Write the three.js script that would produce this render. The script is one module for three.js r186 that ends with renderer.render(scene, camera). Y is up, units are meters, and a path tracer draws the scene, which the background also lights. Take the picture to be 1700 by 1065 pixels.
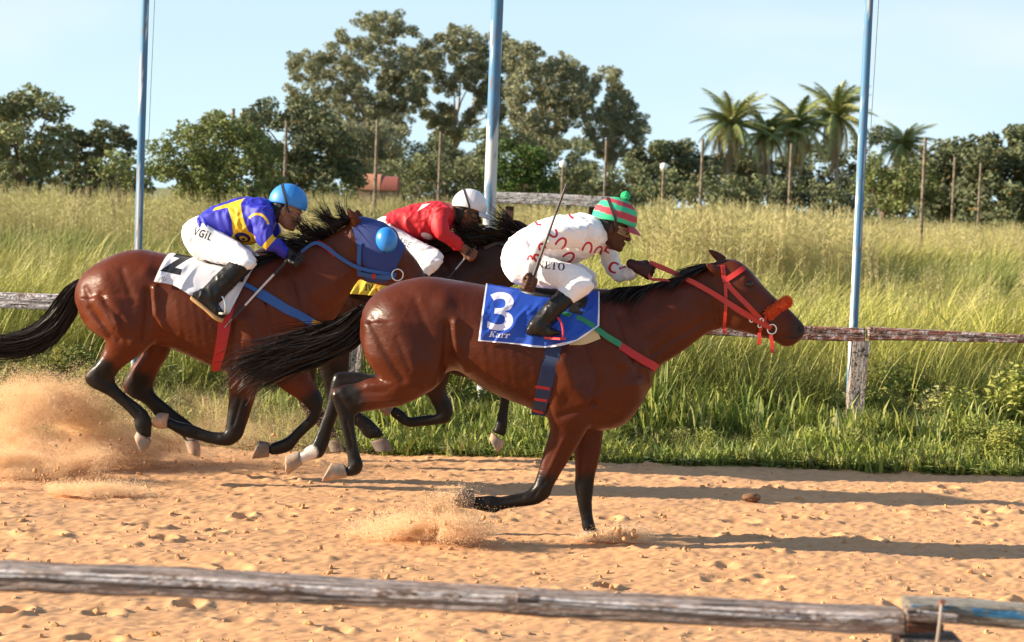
import * as THREE from 'three';
import { mergeGeometries } from 'three/addons/utils/BufferGeometryUtils.js';

// ---------------------------------------------------------------- camera, sky, sun, exposure
const F = 3600, CAMH = 1.86, ROLL = THREE.MathUtils.degToRad(2.2), PITCH = Math.atan(204.3 / F);
const scene = new THREE.Scene();
const camera = new THREE.PerspectiveCamera(2 * Math.atan(532.5 / F) * 180 / Math.PI, 1700 / 1065, 0.1, 2000);
camera.position.set(0, CAMH, 0);
camera.rotation.set(-PITCH, 0, ROLL, 'YXZ');
camera.focus = 12.4; camera.userData.fStop = 5.4;
const renderer = new THREE.WebGLRenderer({ antialias: true });
renderer.setSize(1024, 642);
renderer.toneMapping = THREE.LinearToneMapping;
renderer.toneMappingExposure = 2.4;
renderer.shadowMap.enabled = true;
const SUN_AZ = 6, SUN_EL = 21, R = THREE.MathUtils.degToRad;
const sunDir = new THREE.Vector3(-Math.cos(R(SUN_EL)) * Math.cos(R(SUN_AZ)), Math.sin(R(SUN_EL)), Math.cos(R(SUN_EL)) * Math.sin(R(SUN_AZ)));
const sun = new THREE.DirectionalLight(new THREE.Color().setRGB(1.0, 0.86, 0.66), 5);
sun.position.copy(sunDir).multiplyScalar(60).add(new THREE.Vector3(0, 0, -14));
sun.target.position.set(0, 0, -14); scene.add(sun, sun.target);
sun.castShadow = true; sun.shadow.radius = 1; sun.shadow.mapSize.set(4096, 4096);
Object.assign(sun.shadow.camera, { left: -30, right: 30, top: 30, bottom: -30, near: 1, far: 200 });

// seeded random numbers and value noise
function rng(seed) { let s = seed >>> 0; return () => { s |= 0; s = s + 0x6D2B79F5 | 0; let t = Math.imul(s ^ s >>> 15, 1 | s); t = t + Math.imul(t ^ t >>> 7, 61 | t) ^ t; return ((t ^ t >>> 14) >>> 0) / 4294967296; }; }
const hsh = (x, y, z) => { let h = Math.imul(x, 374761393) + Math.imul(y, 668265263) + Math.imul(z, 2147483647 ^ 0x51ab3) | 0; h = Math.imul(h ^ h >>> 13, 1274126177); return ((h ^ h >>> 16) >>> 0) / 4294967296; };
function vnoise(x, y, z = 0) {
  const xi = Math.floor(x), yi = Math.floor(y), zi = Math.floor(z); let u = x - xi, v = y - yi, w = z - zi;
  u = u * u * (3 - 2 * u); v = v * v * (3 - 2 * v); w = w * w * (3 - 2 * w);
  const L = (a, b, t) => a + (b - a) * t;
  return L(L(L(hsh(xi, yi, zi), hsh(xi + 1, yi, zi), u), L(hsh(xi, yi + 1, zi), hsh(xi + 1, yi + 1, zi), u), v),
    L(L(hsh(xi, yi, zi + 1), hsh(xi + 1, yi, zi + 1), u), L(hsh(xi, yi + 1, zi + 1), hsh(xi + 1, yi + 1, zi + 1), u), v), w);
}
function fbm(x, y, z = 0, o = 4) { let a = 0.5, s = 0, n = 0; for (let i = 0; i < o; i++) { s += a * vnoise(x, y, z); n += a; a *= 0.5; x = x * 2.03 + 7.1; y = y * 2.03 + 3.7; z = z * 2.03 + 1.3; } return s / n; }
const clamp = (x, a = 0, b = 1) => Math.min(b, Math.max(a, x));
const sstep = (a, b, x) => { const t = clamp((x - a) / (b - a)); return t * t * (3 - 2 * t); };
const lerp = (a, b, t) => a + (b - a) * t;

{ // clear late-afternoon sky: pale at the horizon, bluer overhead, faint streaks of cirrus
  const w = 1024, h = 512, d = new Float32Array(w * h * 4), v = new THREE.Vector3();
  for (let j = 0; j < h; j++) for (let i = 0; i < w; i++) {
    const el = ((j + 0.5) / h - 0.5) * Math.PI, az = ((i + 0.5) / w - 0.5) * 2 * Math.PI;
    v.set(Math.cos(el) * Math.cos(az), Math.sin(el), Math.cos(el) * Math.sin(az));
    const up = Math.max(0, v.y), t = Math.pow(clamp((up - 0.02) / 0.9), 0.7);
    let r = lerp(0.325, 0.042, t), g = lerp(0.425, 0.095, t), b = lerp(0.47, 0.20, t);
    const s = Math.max(0, v.dot(sunDir)), gl = 0.28 * Math.pow(s, 10) + 0.5 * Math.pow(s, 60);
    r += gl; g += gl * 0.88; b += gl * 0.68;
    const c = sstep(0.5, 0.78, fbm(az * 5 + 3 * up, up * 34 + az * 2.0, 2.2, 5)) * 0.30 * sstep(0, 0.03, up);
    r += (0.46 - r) * c * 1.2; g += (0.47 - g) * c; b += (0.47 - b) * c;
    const k = (j * w + i) * 4; d[k] = r; d[k + 1] = g; d[k + 2] = b; d[k + 3] = 1;
  }
  const sky = new THREE.DataTexture(d, w, h, THREE.RGBAFormat, THREE.FloatType);
  sky.mapping = THREE.EquirectangularReflectionMapping; sky.magFilter = THREE.LinearFilter; sky.needsUpdate = true;
  scene.background = sky; scene.environment = sky;
}

// ---------------------------------------------------------------- helpers
const camQ = new THREE.Quaternion().setFromEuler(new THREE.Euler(-PITCH, 0, ROLL, 'YXZ'));
const V3 = (x, y, z) => new THREE.Vector3(x, y, z);
function W(px, py, z) { // measured point of the photograph at the depth where the thing stands -> metres
  const v = V3((px - 850) / F, -(py - 532.5) / F, -1).applyQuaternion(camQ), t = z / v.z;
  return V3(v.x * t, CAMH + v.y * t, z);
}
const taken = {};
function numbered(n) { if (!(n in taken)) { taken[n] = 0; return n; } return n + '_' + String(++taken[n]).padStart(3, '0'); }
function shade(o) { o.castShadow = true; o.receiveShadow = true; return o; }
function thing(name, label, category, at, group) {
  const g = new THREE.Group(); g.name = numbered(name); g.position.copy(at);
  g.userData = { label, category }; if (group) g.userData.group = group;
  scene.add(g); return g;
}
function part(parent, name, geo, mat, label) { // geo is given in world metres for a part of a thing; a list makes one part for each
  if (Array.isArray(geo)) return geo.map(q => part(parent, name, q, mat, label))[0];
  let o = parent, x = 0, y = 0, z = 0; while (o && o !== scene) { x += o.position.x; y += o.position.y; z += o.position.z; o = o.parent; }
  geo.translate(-x, -y, -z);
  const m = shade(new THREE.Mesh(geo, mat)); m.name = name; if (label) m.userData.label = label;
  parent.add(m); return m;
}
function single(name, label, category, geo, mat, at, group) {
  geo.translate(-at.x, -at.y, -at.z);
  const m = shade(new THREE.Mesh(geo, mat)); m.name = numbered(name); m.position.copy(at);
  m.userData = { label, category }; if (group) m.userData.group = group; scene.add(m); return m;
}
const rgb = (r, g, b) => new THREE.Color().setRGB(r, g, b);
const std = (r, g, b, rough = 0.8, extra = {}) => new THREE.MeshStandardMaterial({ color: rgb(r, g, b), roughness: rough, side: THREE.DoubleSide, ...extra });
const phy = (r, g, b, rough = 0.8, extra = {}) => new THREE.MeshPhysicalMaterial({ color: rgb(r, g, b), roughness: rough, side: THREE.DoubleSide, ...extra });
function dataTex(w, h, fn, srgb = false) { // fn(u, v) -> [r, g, b] 0..1
  const d = new Uint8Array(w * h * 4);
  for (let j = 0; j < h; j++) for (let i = 0; i < w; i++) { const c = fn(i / w, j / h), k = (j * w + i) * 4; d[k] = clamp(c[0]) * 255; d[k + 1] = clamp(c[1]) * 255; d[k + 2] = clamp(c[2]) * 255; d[k + 3] = 255; }
  const t = new THREE.DataTexture(d, w, h); t.wrapS = t.wrapT = THREE.RepeatWrapping; t.magFilter = THREE.LinearFilter; if (srgb) t.colorSpace = THREE.SRGBColorSpace; t.needsUpdate = true; return t;
}
function geoFrom(pos, idx, extra = {}) {
  const g = new THREE.BufferGeometry(); g.setAttribute('position', new THREE.BufferAttribute(pos instanceof Float32Array ? pos : new Float32Array(pos), 3));
  if (idx) g.setIndex(idx.length > 0 && idx instanceof Uint32Array ? new THREE.BufferAttribute(idx, 1) : new THREE.BufferAttribute(new Uint32Array(idx), 1));
  if (extra.color) g.setAttribute('color', new THREE.BufferAttribute(new Float32Array(extra.color), 3));
  if (extra.uv) g.setAttribute('uv', new THREE.BufferAttribute(new Float32Array(extra.uv), 2));
  g.computeVertexNormals(); return g;
}
function join(list) { return mergeGeometries(list.map(g => { const q = g.index ? g : g; for (const k of Object.keys(q.attributes)) if (!['position', 'normal'].includes(k)) q.deleteAttribute(k); return q.index ? q.toNonIndexed() : q; })); }
function tube(pts, radii, seg = 8, sub = 4, closed = false) { // tapered tube along points
  const c = new THREE.CatmullRomCurve3(pts, closed), n = (pts.length - (closed ? 0 : 1)) * sub, fr = c.computeFrenetFrames(n, closed), pos = [], idx = [];
  for (let i = 0; i <= n; i++) {
    const t = i / n, p = c.getPointAt(t), f = t * (pts.length - 1), k = Math.min(pts.length - 2, Math.floor(f)), r = Array.isArray(radii) ? lerp(radii[Math.min(k, radii.length - 1)], radii[Math.min(k + 1, radii.length - 1)], f - k) : radii;
    // use a plain frame from the tangent so that equal parameters give p
    for (let j = 0; j < seg; j++) { const a = j / seg * 2 * Math.PI, N = fr.normals[i], B = fr.binormals[i]; pos.push(p.x + r * (Math.cos(a) * N.x + Math.sin(a) * B.x), p.y + r * (Math.cos(a) * N.y + Math.sin(a) * B.y), p.z + r * (Math.cos(a) * N.z + Math.sin(a) * B.z)); }
  }
  for (let i = 0; i < n; i++) for (let j = 0; j < seg; j++) { const a = i * seg + j, b = i * seg + (j + 1) % seg; idx.push(a, b, a + seg, b, b + seg, a + seg); }
  if (!closed) { const a = pos.length / 3, p0 = c.getPoint(0), p1 = c.getPoint(1); pos.push(p0.x, p0.y, p0.z, p1.x, p1.y, p1.z); for (let j = 0; j < seg; j++) { idx.push(a, (j + 1) % seg, j); idx.push(a + 1, n * seg + j, n * seg + (j + 1) % seg); } }
  return geoFrom(pos, idx);
}
// flat strap of a given width and thickness along points, 'wide' gives the width direction at each point
function strap(pts, wides, width, thick = 0.004, closed = false) {
  const pos = [], idx = [], n = pts.length;
  for (let i = 0; i < n; i++) {
    const a = pts[closed ? (i + n - 1) % n : Math.max(0, i - 1)], b = pts[closed ? (i + 1) % n : Math.min(n - 1, i + 1)], T = b.clone().sub(a).normalize();
    const wd = wides[i].clone().addScaledVector(T, -wides[i].dot(T)).normalize(), N = V3().crossVectors(T, wd).normalize(), hw = (Array.isArray(width) ? width[i] : width) / 2;
    for (const [s, t] of [[-1, -1], [1, -1], [1, 1], [-1, 1]]) { const p = pts[i].clone().addScaledVector(wd, s * hw).addScaledVector(N, t * thick / 2); pos.push(p.x, p.y, p.z); }
  }
  for (let i = 0; i < (closed ? n : n - 1); i++) for (let j = 0; j < 4; j++) { const a = i * 4 + j, b = i * 4 + (j + 1) % 4, c = (i + 1) % n * 4 + j, d = (i + 1) % n * 4 + (j + 1) % 4; idx.push(a, b, c, b, d, c); }
  if (!closed) idx.push(0, 2, 1, 0, 3, 2, (n - 1) * 4, (n - 1) * 4 + 1, (n - 1) * 4 + 2, (n - 1) * 4, (n - 1) * 4 + 2, (n - 1) * 4 + 3);
  const g = geoFrom(pos, idx).toNonIndexed(); g.computeVertexNormals(); return g;
}

// ---------------------------------------------------------------- implicit surfaces: lofts, capsules and ellipsoids melted together, meshed by surface nets
class Field {
  constructor(min, max, cell, Z0 = 0) {
    this.o = min.clone(); this.c = cell; this.Z0 = Z0;
    this.nx = Math.ceil((max.x - min.x) / cell) + 1; this.ny = Math.ceil((max.y - min.y) / cell) + 1; this.nz = Math.ceil((max.z - min.z) / cell) + 1;
    this.g = new Float32Array(this.nx * this.ny * this.nz).fill(0.3);
  }
  put(i, d, k, op) {
    const a = this.g[i];
    if (op < 0) { const m = Math.max(a, -d), h = Math.max(k - Math.abs(a + d), 0) / k; this.g[i] = m + h * h * k * 0.25; return; }
    const h = Math.max(k - Math.abs(a - d), 0) / k; this.g[i] = Math.min(a, d) - h * h * k * 0.25;
  }
  range(lo, hi, n, o, c) { return [Math.max(0, Math.floor((lo - o) / c)), Math.min(n - 1, Math.ceil((hi - o) / c))]; }
  // stations: {ax, ay, bx, by, hw, zc, n, p}: both edges in the sagittal plane, half width across it
  loft(st, k = 0.03, dense = 6) {
    const D = [], m = st.length, cr = (a, b, c, d, t) => 0.5 * (2 * b + (c - a) * t + (2 * a - 5 * b + 4 * c - d) * t * t + (3 * b - a - 3 * c + d) * t * t * t);
    for (let i = 0; i < m - 1; i++) for (let j = 0; j < dense + (i === m - 2 ? 1 : 0); j++) {
      const t = j / dense, A = st[Math.max(0, i - 1)], B = st[i], C = st[i + 1], E = st[Math.min(m - 1, i + 2)], q = {};
      for (const key of ['ax', 'ay', 'bx', 'by', 'hw', 'zc', 'n', 'p']) q[key] = cr(A[key], B[key], C[key], E[key], t);
      q.cx = (q.ax + q.bx) / 2; q.cy = (q.ay + q.by) / 2; q.h = Math.hypot(q.ax - q.bx, q.ay - q.by) / 2; q.hx = (q.ax - q.bx) / 2 / q.h; q.hy = (q.ay - q.by) / 2 / q.h; D.push(q);
    }
    const N = D.length;
    for (let i = 0; i < N; i++) { const a = D[Math.max(0, i - 1)], b = D[Math.min(N - 1, i + 1)], q = D[i]; q.fx = -q.hy; q.fy = q.hx; if (q.fx * (b.cx - a.cx) + q.fy * (b.cy - a.cy) < 0) { q.fx *= -1; q.fy *= -1; } }
    const mg = Math.max(0.03, k * 1.2), xs = D.flatMap(q => [q.ax, q.bx]), ys = D.flatMap(q => [q.ay, q.by]);
    const [x0, x1] = this.range(Math.min(...xs) - mg, Math.max(...xs) + mg, this.nx, this.o.x, this.c), [y0, y1] = this.range(Math.min(...ys) - mg, Math.max(...ys) + mg, this.ny, this.o.y, this.c);
    const zl = Math.min(...D.map(q => q.zc - q.hw)) - mg, zh = Math.max(...D.map(q => q.zc + q.hw)) + mg, [z0, z1] = this.range(zl + this.Z0, zh + this.Z0, this.nz, this.o.z, this.c);
    for (let iy = y0; iy <= y1; iy++) for (let ix = x0; ix <= x1; ix++) {
      const x = this.o.x + ix * this.c, y = this.o.y + iy * this.c; let best = 1e9, U = 0, S = 0, H = 0, HW = 0, ZC = 0, NN = 2, P = 0;
      const take = (q, u, s, h, hw, zc, n, p) => { const o = Math.max(Math.abs(u) - 1, 0) * h, c = Math.hypot(o, s) + Math.abs(u) * h * 0.02; if (c < best) { best = c; U = u; S = s; H = h; HW = hw; ZC = zc; NN = n; P = p; } };
      let sp = 0;
      for (let i = 0; i < N; i++) {
        const q = D[i], s = (x - q.cx) * q.fx + (y - q.cy) * q.fy;
        if (i === 0 && s < 0) take(q, ((x - q.cx) * q.hx + (y - q.cy) * q.hy) / q.h, -s, q.h, q.hw, q.zc, q.n, q.p);
        if (i === N - 1 && s > 0) take(q, ((x - q.cx) * q.hx + (y - q.cy) * q.hy) / q.h, s, q.h, q.hw, q.zc, q.n, q.p);
        if (i > 0 && sp >= 0 && s <= 0) {
          const r = D[i - 1], t = sp - s > 1e-9 ? sp / (sp - s) : 0, cx = lerp(r.cx, q.cx, t), cy = lerp(r.cy, q.cy, t), hx = lerp(r.hx, q.hx, t), hy = lerp(r.hy, q.hy, t), hl = Math.hypot(hx, hy) || 1, h = lerp(r.h, q.h, t);
          take(q, ((x - cx) * hx + (y - cy) * hy) / hl / h, 0, h, lerp(r.hw, q.hw, t), lerp(r.zc, q.zc, t), lerp(r.n, q.n, t), lerp(r.p, q.p, t));
        }
        sp = s;
      }
      if (best > mg) continue;
      const au = Math.abs(U), hwe = HW * (1 - P * clamp(U, -1, 1)), un = Math.pow(au, NN);
      for (let iz = z0; iz <= z1; iz++) {
        const w = Math.abs(this.o.z + iz * this.c - this.Z0 - ZC) / hwe, r = Math.pow(un + Math.pow(w, NN), 1 / NN); let d;
        if (r < 0.05) d = -Math.min(H, hwe); else { const gu = Math.pow(au / r, NN - 1) / H, gw = Math.pow(w / r, NN - 1) / hwe; d = (r - 1) / Math.hypot(gu, gw); }
        if (S > 0) d = d > 0 ? Math.hypot(d, S) : Math.max(d, S);
        if (d < mg) this.put((iz * this.ny + iy) * this.nx + ix, d, k, 1);
      }
    }
    return this;
  }
  each(lo, hi, fn, k, op) {
    const mg = Math.max(0.03, k * 1.2), [x0, x1] = this.range(lo.x - mg, hi.x + mg, this.nx, this.o.x, this.c), [y0, y1] = this.range(lo.y - mg, hi.y + mg, this.ny, this.o.y, this.c), [z0, z1] = this.range(lo.z - mg, hi.z + mg, this.nz, this.o.z, this.c);
    for (let iz = z0; iz <= z1; iz++) for (let iy = y0; iy <= y1; iy++) for (let ix = x0; ix <= x1; ix++) { const d = fn(this.o.x + ix * this.c, this.o.y + iy * this.c, this.o.z + iz * this.c); if (d < mg) this.put((iz * this.ny + iy) * this.nx + ix, d, k, op); }
    return this;
  }
  cap(a, b, ra, rb, k = 0.02, op = 1) {
    const m = Math.max(ra, rb), lo = V3(Math.min(a.x, b.x) - m, Math.min(a.y, b.y) - m, Math.min(a.z, b.z) - m), hi = V3(Math.max(a.x, b.x) + m, Math.max(a.y, b.y) + m, Math.max(a.z, b.z) + m);
    const dx = b.x - a.x, dy = b.y - a.y, dz = b.z - a.z, L = dx * dx + dy * dy + dz * dz || 1e-9;
    return this.each(lo, hi, (x, y, z) => { const t = clamp(((x - a.x) * dx + (y - a.y) * dy + (z - a.z) * dz) / L); return Math.hypot(x - a.x - t * dx, y - a.y - t * dy, z - a.z - t * dz) - lerp(ra, rb, t); }, k, op);
  }
  ell(c, rx, ry, rz, rot = 0, k = 0.02, op = 1) { // turned about z by rot
    const m = Math.max(rx, ry, rz), C = Math.cos(rot), S = Math.sin(rot);
    return this.each(V3(c.x - m, c.y - m, c.z - m), V3(c.x + m, c.y + m, c.z + m), (x, y, z) => { const X = x - c.x, Y = y - c.y, u = (C * X + S * Y), v = (-S * X + C * Y), w = z - c.z, r = Math.hypot(u / rx, v / ry, w / rz); return r < 0.05 ? -Math.min(rx, ry, rz) : (r - 1) * r / Math.hypot(u / rx / rx, v / ry / ry, w / rz / rz); }, k, op);
  }
  chain(pts, radii, k = 0.012) { for (let i = 0; i < pts.length - 1; i++) this.cap(pts[i], pts[i + 1], radii[i], radii[i + 1], k); return this; }
  val(x, y, z) {
    const fx = clamp((x - this.o.x) / this.c, 0, this.nx - 1.001), fy = clamp((y - this.o.y) / this.c, 0, this.ny - 1.001), fz = clamp((z - this.o.z) / this.c, 0, this.nz - 1.001), i = Math.floor(fx), j = Math.floor(fy), k = Math.floor(fz), u = fx - i, v = fy - j, w = fz - k;
    const G = (a, b, c) => this.g[((k + c) * this.ny + j + b) * this.nx + i + a];
    return lerp(lerp(lerp(G(0, 0, 0), G(1, 0, 0), u), lerp(G(0, 1, 0), G(1, 1, 0), u), v), lerp(lerp(G(0, 0, 1), G(1, 0, 1), u), lerp(G(0, 1, 1), G(1, 1, 1), u), v), w);
  }
  surfZ(x, y, off = 0) { // near side of the surface at (x, y)
    for (let iz = this.nz - 1; iz > 0; iz--) { const z = this.o.z + iz * this.c; if (this.val(x, y, z) < off) { const a = this.val(x, y, z + this.c), b = this.val(x, y, z); return z + this.c * (off - b) / Math.max(1e-6, a - b); } }
    return null;
  }
  cast(p, d, max = 0.7) { // from inside outwards
    let t = 0; for (; t < max; t += 0.006) if (this.val(p.x + d.x * t, p.y + d.y * t, p.z + d.z * t) > 0) break;
    return t;
  }
  mesh(smooth = 1) {
    const { nx, ny, nz, g, c } = this, id = new Int32Array(nx * ny * nz).fill(-1), pos = [], idx = [];
    const off = [0, 1, nx, nx + 1, nx * ny, nx * ny + 1, nx * ny + nx, nx * ny + nx + 1], E = [[0, 1], [2, 3], [4, 5], [6, 7], [0, 2], [1, 3], [4, 6], [5, 7], [0, 4], [1, 5], [2, 6], [3, 7]];
    for (let z = 0; z < nz - 1; z++) for (let y = 0; y < ny - 1; y++) for (let x = 0; x < nx - 1; x++) {
      const b = (z * ny + y) * nx + x; let m = 0; for (let i = 0; i < 8; i++) if (g[b + off[i]] < 0) m |= 1 << i;
      if (m === 0 || m === 255) continue;
      let X = 0, Y = 0, Z = 0, n = 0;
      for (const [p, q] of E) { const s = m >> p & 1, t = m >> q & 1; if (s === t) continue; const a = g[b + off[p]], e = g[b + off[q]], f = a / (a - e); X += lerp(p & 1, q & 1, f); Y += lerp(p >> 1 & 1, q >> 1 & 1, f); Z += lerp(p >> 2, q >> 2, f); n++; }
      id[b] = pos.length / 3; pos.push(this.o.x + (x + X / n) * c, this.o.y + (y + Y / n) * c, this.o.z + (z + Z / n) * c);
    }
    const quad = (a, b, d, e, flip) => { if (a < 0 || b < 0 || d < 0 || e < 0) return; if (flip) idx.push(a, b, d, a, d, e); else idx.push(a, d, b, a, e, d); };
    for (let z = 1; z < nz - 1; z++) for (let y = 1; y < ny - 1; y++) for (let x = 1; x < nx - 1; x++) {
      const b = (z * ny + y) * nx + x, s = g[b] < 0;
      if (s !== g[b + 1] < 0) quad(id[b - nx - nx * ny], id[b - nx * ny], id[b], id[b - nx], s);
      if (s !== g[b + nx] < 0) quad(id[b - 1 - nx * ny], id[b - 1], id[b], id[b - nx * ny], s);
      if (s !== g[b + nx * ny] < 0) quad(id[b - 1 - nx], id[b - nx], id[b], id[b - 1], s);
    }
    const P = new Float32Array(pos);
    for (let it = 0; it < smooth; it++) {
      const A = new Float32Array(P.length), n = new Uint8Array(P.length / 3);
      for (let i = 0; i < idx.length; i += 3) for (let j = 0; j < 3; j++) { const a = idx[i + j], b = idx[i + (j + 1) % 3]; A[a * 3] += P[b * 3]; A[a * 3 + 1] += P[b * 3 + 1]; A[a * 3 + 2] += P[b * 3 + 2]; n[a]++; }
      for (let i = 0; i < n.length; i++) if (n[i]) for (let j = 0; j < 3; j++) P[i * 3 + j] = lerp(P[i * 3 + j], A[i * 3 + j] / n[i], 0.5);
    }
    return geoFrom(P, idx);
  }
}
// stations measured on the photograph: [edge a x, y, edge b x, y, half width, z offset, exponent, pear]
const ST = (list, Z0, map = (x, y) => [x, y]) => list.map(([ax, ay, bx, by, hw, zc = 0, n = 2.15, p = 0]) => { const a = W(...map(ax, ay), Z0 + zc), b = W(...map(bx, by), Z0 + zc); return { ax: a.x, ay: a.y, bx: b.x, by: b.y, hw, zc, n, p }; });
// brush strokes that raise or sink the near (and far) side of a body: muscles, grooves, veins
function sculpt(geo, Z0, strokes, extra) {
  const p = geo.attributes.position, n = geo.attributes.normal;
  const S = strokes.map(s => ({ ...s, q: s.pts.map(([x, y]) => W(...(s.map ? s.map(x, y) : [x, y]), Z0 + 0.22)) }));
  for (const s of S) { s.x0 = Math.min(...s.q.map(v => v.x)) - s.r * 2.2; s.x1 = Math.max(...s.q.map(v => v.x)) + s.r * 2.2; s.y0 = Math.min(...s.q.map(v => v.y)) - s.r * 2.2; s.y1 = Math.max(...s.q.map(v => v.y)) + s.r * 2.2; }
  geo.userData.raise = (x, y) => amount(x, y, 0.2, 1);
  const amount = (x, y, z, nz) => {
    let a = 0;
    for (const s of S) {
      if (x < s.x0 || x > s.x1 || y < s.y0 || y > s.y1) continue;
      const side = s.side === 'both' ? Math.abs(nz) : z > 0 ? nz : -1; if (side < 0.05) continue;
      let d = 1e9; for (let j = 0; j < Math.max(1, s.q.length - 1); j++) { const u = s.q[j], v = s.q[Math.min(j + 1, s.q.length - 1)], dx = v.x - u.x, dy = v.y - u.y, t = clamp(((x - u.x) * dx + (y - u.y) * dy) / (dx * dx + dy * dy || 1e-9)); d = Math.min(d, Math.hypot(x - u.x - t * dx, y - u.y - t * dy)); }
      a += s.amp * Math.exp(-(d / s.r) * (d / s.r)) * sstep(0.05, 0.5, side);
    }
    return a;
  };
  for (let i = 0; i < p.count; i++) {
    const x = p.getX(i), y = p.getY(i), z = p.getZ(i) - Z0, a = amount(x, y, z, n.getZ(i)) + (extra ? extra(x, y, z) : 0);
    if (a) p.setXYZ(i, x + n.getX(i) * a, y + n.getY(i) * a, p.getZ(i) + n.getZ(i) * a);
  }
  geo.computeVertexNormals(); return geo;
}
function paint(geo, fn) { const p = geo.attributes.position, c = new Float32Array(p.count * 3); for (let i = 0; i < p.count; i++) { const v = fn(p.getX(i), p.getY(i), p.getZ(i), i); c[i * 3] = v[0]; c[i * 3 + 1] = v[1]; c[i * 3 + 2] = v[2]; } geo.setAttribute('color', new THREE.BufferAttribute(c, 3)); return geo; }

// ---------------------------------------------------------------- setting
function structure(name, geo, mat, label) { const m = shade(new THREE.Mesh(geo, mat)); m.name = name; m.userData = { kind: 'structure', label }; scene.add(m); return m; }
const EDGE = x => -15.75 - 0.22 * (fbm(x * 0.9 + 4, 2.2, 0, 3) - 0.5) * 2;
{ // far ground: one sheet to the horizon
  const g = new THREE.PlaneGeometry(1800, 1800, 8, 8); g.rotateX(-Math.PI / 2); g.translate(0, -0.06, -300);
  structure('field_ground', g, std(0.15, 0.15, 0.05, 0.95), 'grassy field ground reaching to the horizon');
  const s = new THREE.PlaneGeometry(80, 22, 4, 4); s.rotateX(-Math.PI / 2); s.translate(0, -0.05, -4.6);
  structure('sand_apron', s, std(0.52, 0.315, 0.165, 0.95), 'loose sand beyond the track in view');
}
{ // raked, trodden sand of the race track
  const x0 = -5.2, x1 = 5.2, z0 = -16.6, z1 = -8.2, nx = 640, nz = 430, pos = new Float32Array((nx + 1) * (nz + 1) * 3), col = new Float32Array(pos.length), idx = new Uint32Array(nx * nz * 6), r = rng(12);
  const pits = Array.from({ length: 330 }, () => ({ x: lerp(x0, x1, r()), z: lerp(-15.4, z1, r()), a: 0.05 + 0.10 * r() * r(), b: 0.04 + 0.05 * r(), d: 0.007 + 0.034 * r() ** 3, t: r() * 0.8 - 0.4 }));
  const cells = {}; pits.forEach(p => { for (let i = -1; i <= 1; i++) for (let j = -1; j <= 1; j++) { const k = Math.floor(p.x * 3) + i + ',' + (Math.floor(p.z * 3) + j); (cells[k] ||= []).push(p); } });
  const clod = (x, z, f, s) => { const X = x * f, Z = z * f, i = Math.floor(X), j = Math.floor(Z); let m = 0; for (let a = -1; a <= 1; a++) for (let b = -1; b <= 1; b++) { const h = hsh(i + a, j + b, s); if (h < 0.55) continue; const cx = i + a + hsh(i + a, j + b, s + 1), cz = j + b + hsh(i + a, j + b, s + 2), rr = 0.18 + 0.3 * (h - 0.55) * 2, d = Math.hypot(X - cx, (Z - cz)) / rr; if (d < 1) m = Math.max(m, Math.sqrt(1 - d * d) * rr / f); } return m; };
  const hgt = (x, z) => {
    let y = 0.05 * (fbm(x * 1.1, z * 2.0, 1, 3) - 0.5) + 0.026 * (fbm(x * 4, z * 9, 5, 3) - 0.5) + 0.018 * (fbm(x * 17, z * 26, 8, 3) - 0.5);
    for (const p of cells[Math.floor(x * 3) + ',' + Math.floor(z * 3)] || []) { const dx = x - p.x, dz = z - p.z, u = (dx * Math.cos(p.t) + dz * Math.sin(p.t)) / p.a, v = (-dx * Math.sin(p.t) + dz * Math.cos(p.t)) / p.b, d = u * u + v * v; if (d < 4) y += -p.d * Math.exp(-d * d * 1.4) + p.d * 0.55 * Math.exp(-((Math.sqrt(d) - 1.25) ** 2) * 9) * (0.4 + vnoise(x * 30, z * 30, 3)); }
    const patch = sstep(0.42, 0.62, fbm(x * 1.6 + 3, z * 2.6, 9, 2));
    y += (clod(x, z, 15, 3) * 0.05 + clod(x, z, 38, 6) * 0.30) * (0.15 + 0.95 * patch) + 0.013 * (fbm(x * 42, z * 48, 3, 2) - 0.5); return y;
  };
  for (let j = 0; j <= nz; j++) for (let i = 0; i <= nx; i++) {
    const x = lerp(x0, x1, i / nx), z = lerp(z0, z1, j / nz), k = (j * (nx + 1) + i) * 3; pos[k] = x; pos[k + 1] = hgt(x, z) - 0.02; pos[k + 2] = z;
    const n = fbm(x * 2.3, z * 3.3, 4, 4) - 0.5, m = fbm(x * 24, z * 24, 2, 2) - 0.5, c = 1 + n * 0.36 + m * 0.36; col[k] = 0.56 * c; col[k + 1] = 0.295 * c * (1 - n * 0.08); col[k + 2] = 0.136 * c * (1 - n * 0.2);
  }
  let q = 0; for (let j = 0; j < nz; j++) for (let i = 0; i < nx; i++) { const a = j * (nx + 1) + i, b = a + nx + 1; idx[q++] = a; idx[q++] = b; idx[q++] = a + 1; idx[q++] = a + 1; idx[q++] = b; idx[q++] = b + 1; }
  const g = geoFrom(pos, idx); g.setAttribute('color', new THREE.BufferAttribute(col, 3));
  structure('sand_track', g, new THREE.MeshStandardMaterial({ vertexColors: true, roughness: 0.95 }), 'orange sand race track churned by hooves');
  // loose lumps of sand
  const L = new THREE.IcosahedronGeometry(1, 1), lp = L.attributes.position; for (let i = 0; i < lp.count; i++) { const k = 0.75 + 0.5 * vnoise(lp.getX(i) * 2 + 5, lp.getY(i) * 2, lp.getZ(i) * 2); lp.setXYZ(i, lp.getX(i) * k, lp.getY(i) * k * 0.7, lp.getZ(i) * k); } L.computeVertexNormals();
  const N = 3800, im = new THREE.InstancedMesh(L, std(0.53, 0.285, 0.13, 0.95), N), M = new THREE.Matrix4(), Q = new THREE.Quaternion(), c = new THREE.Color();
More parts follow.
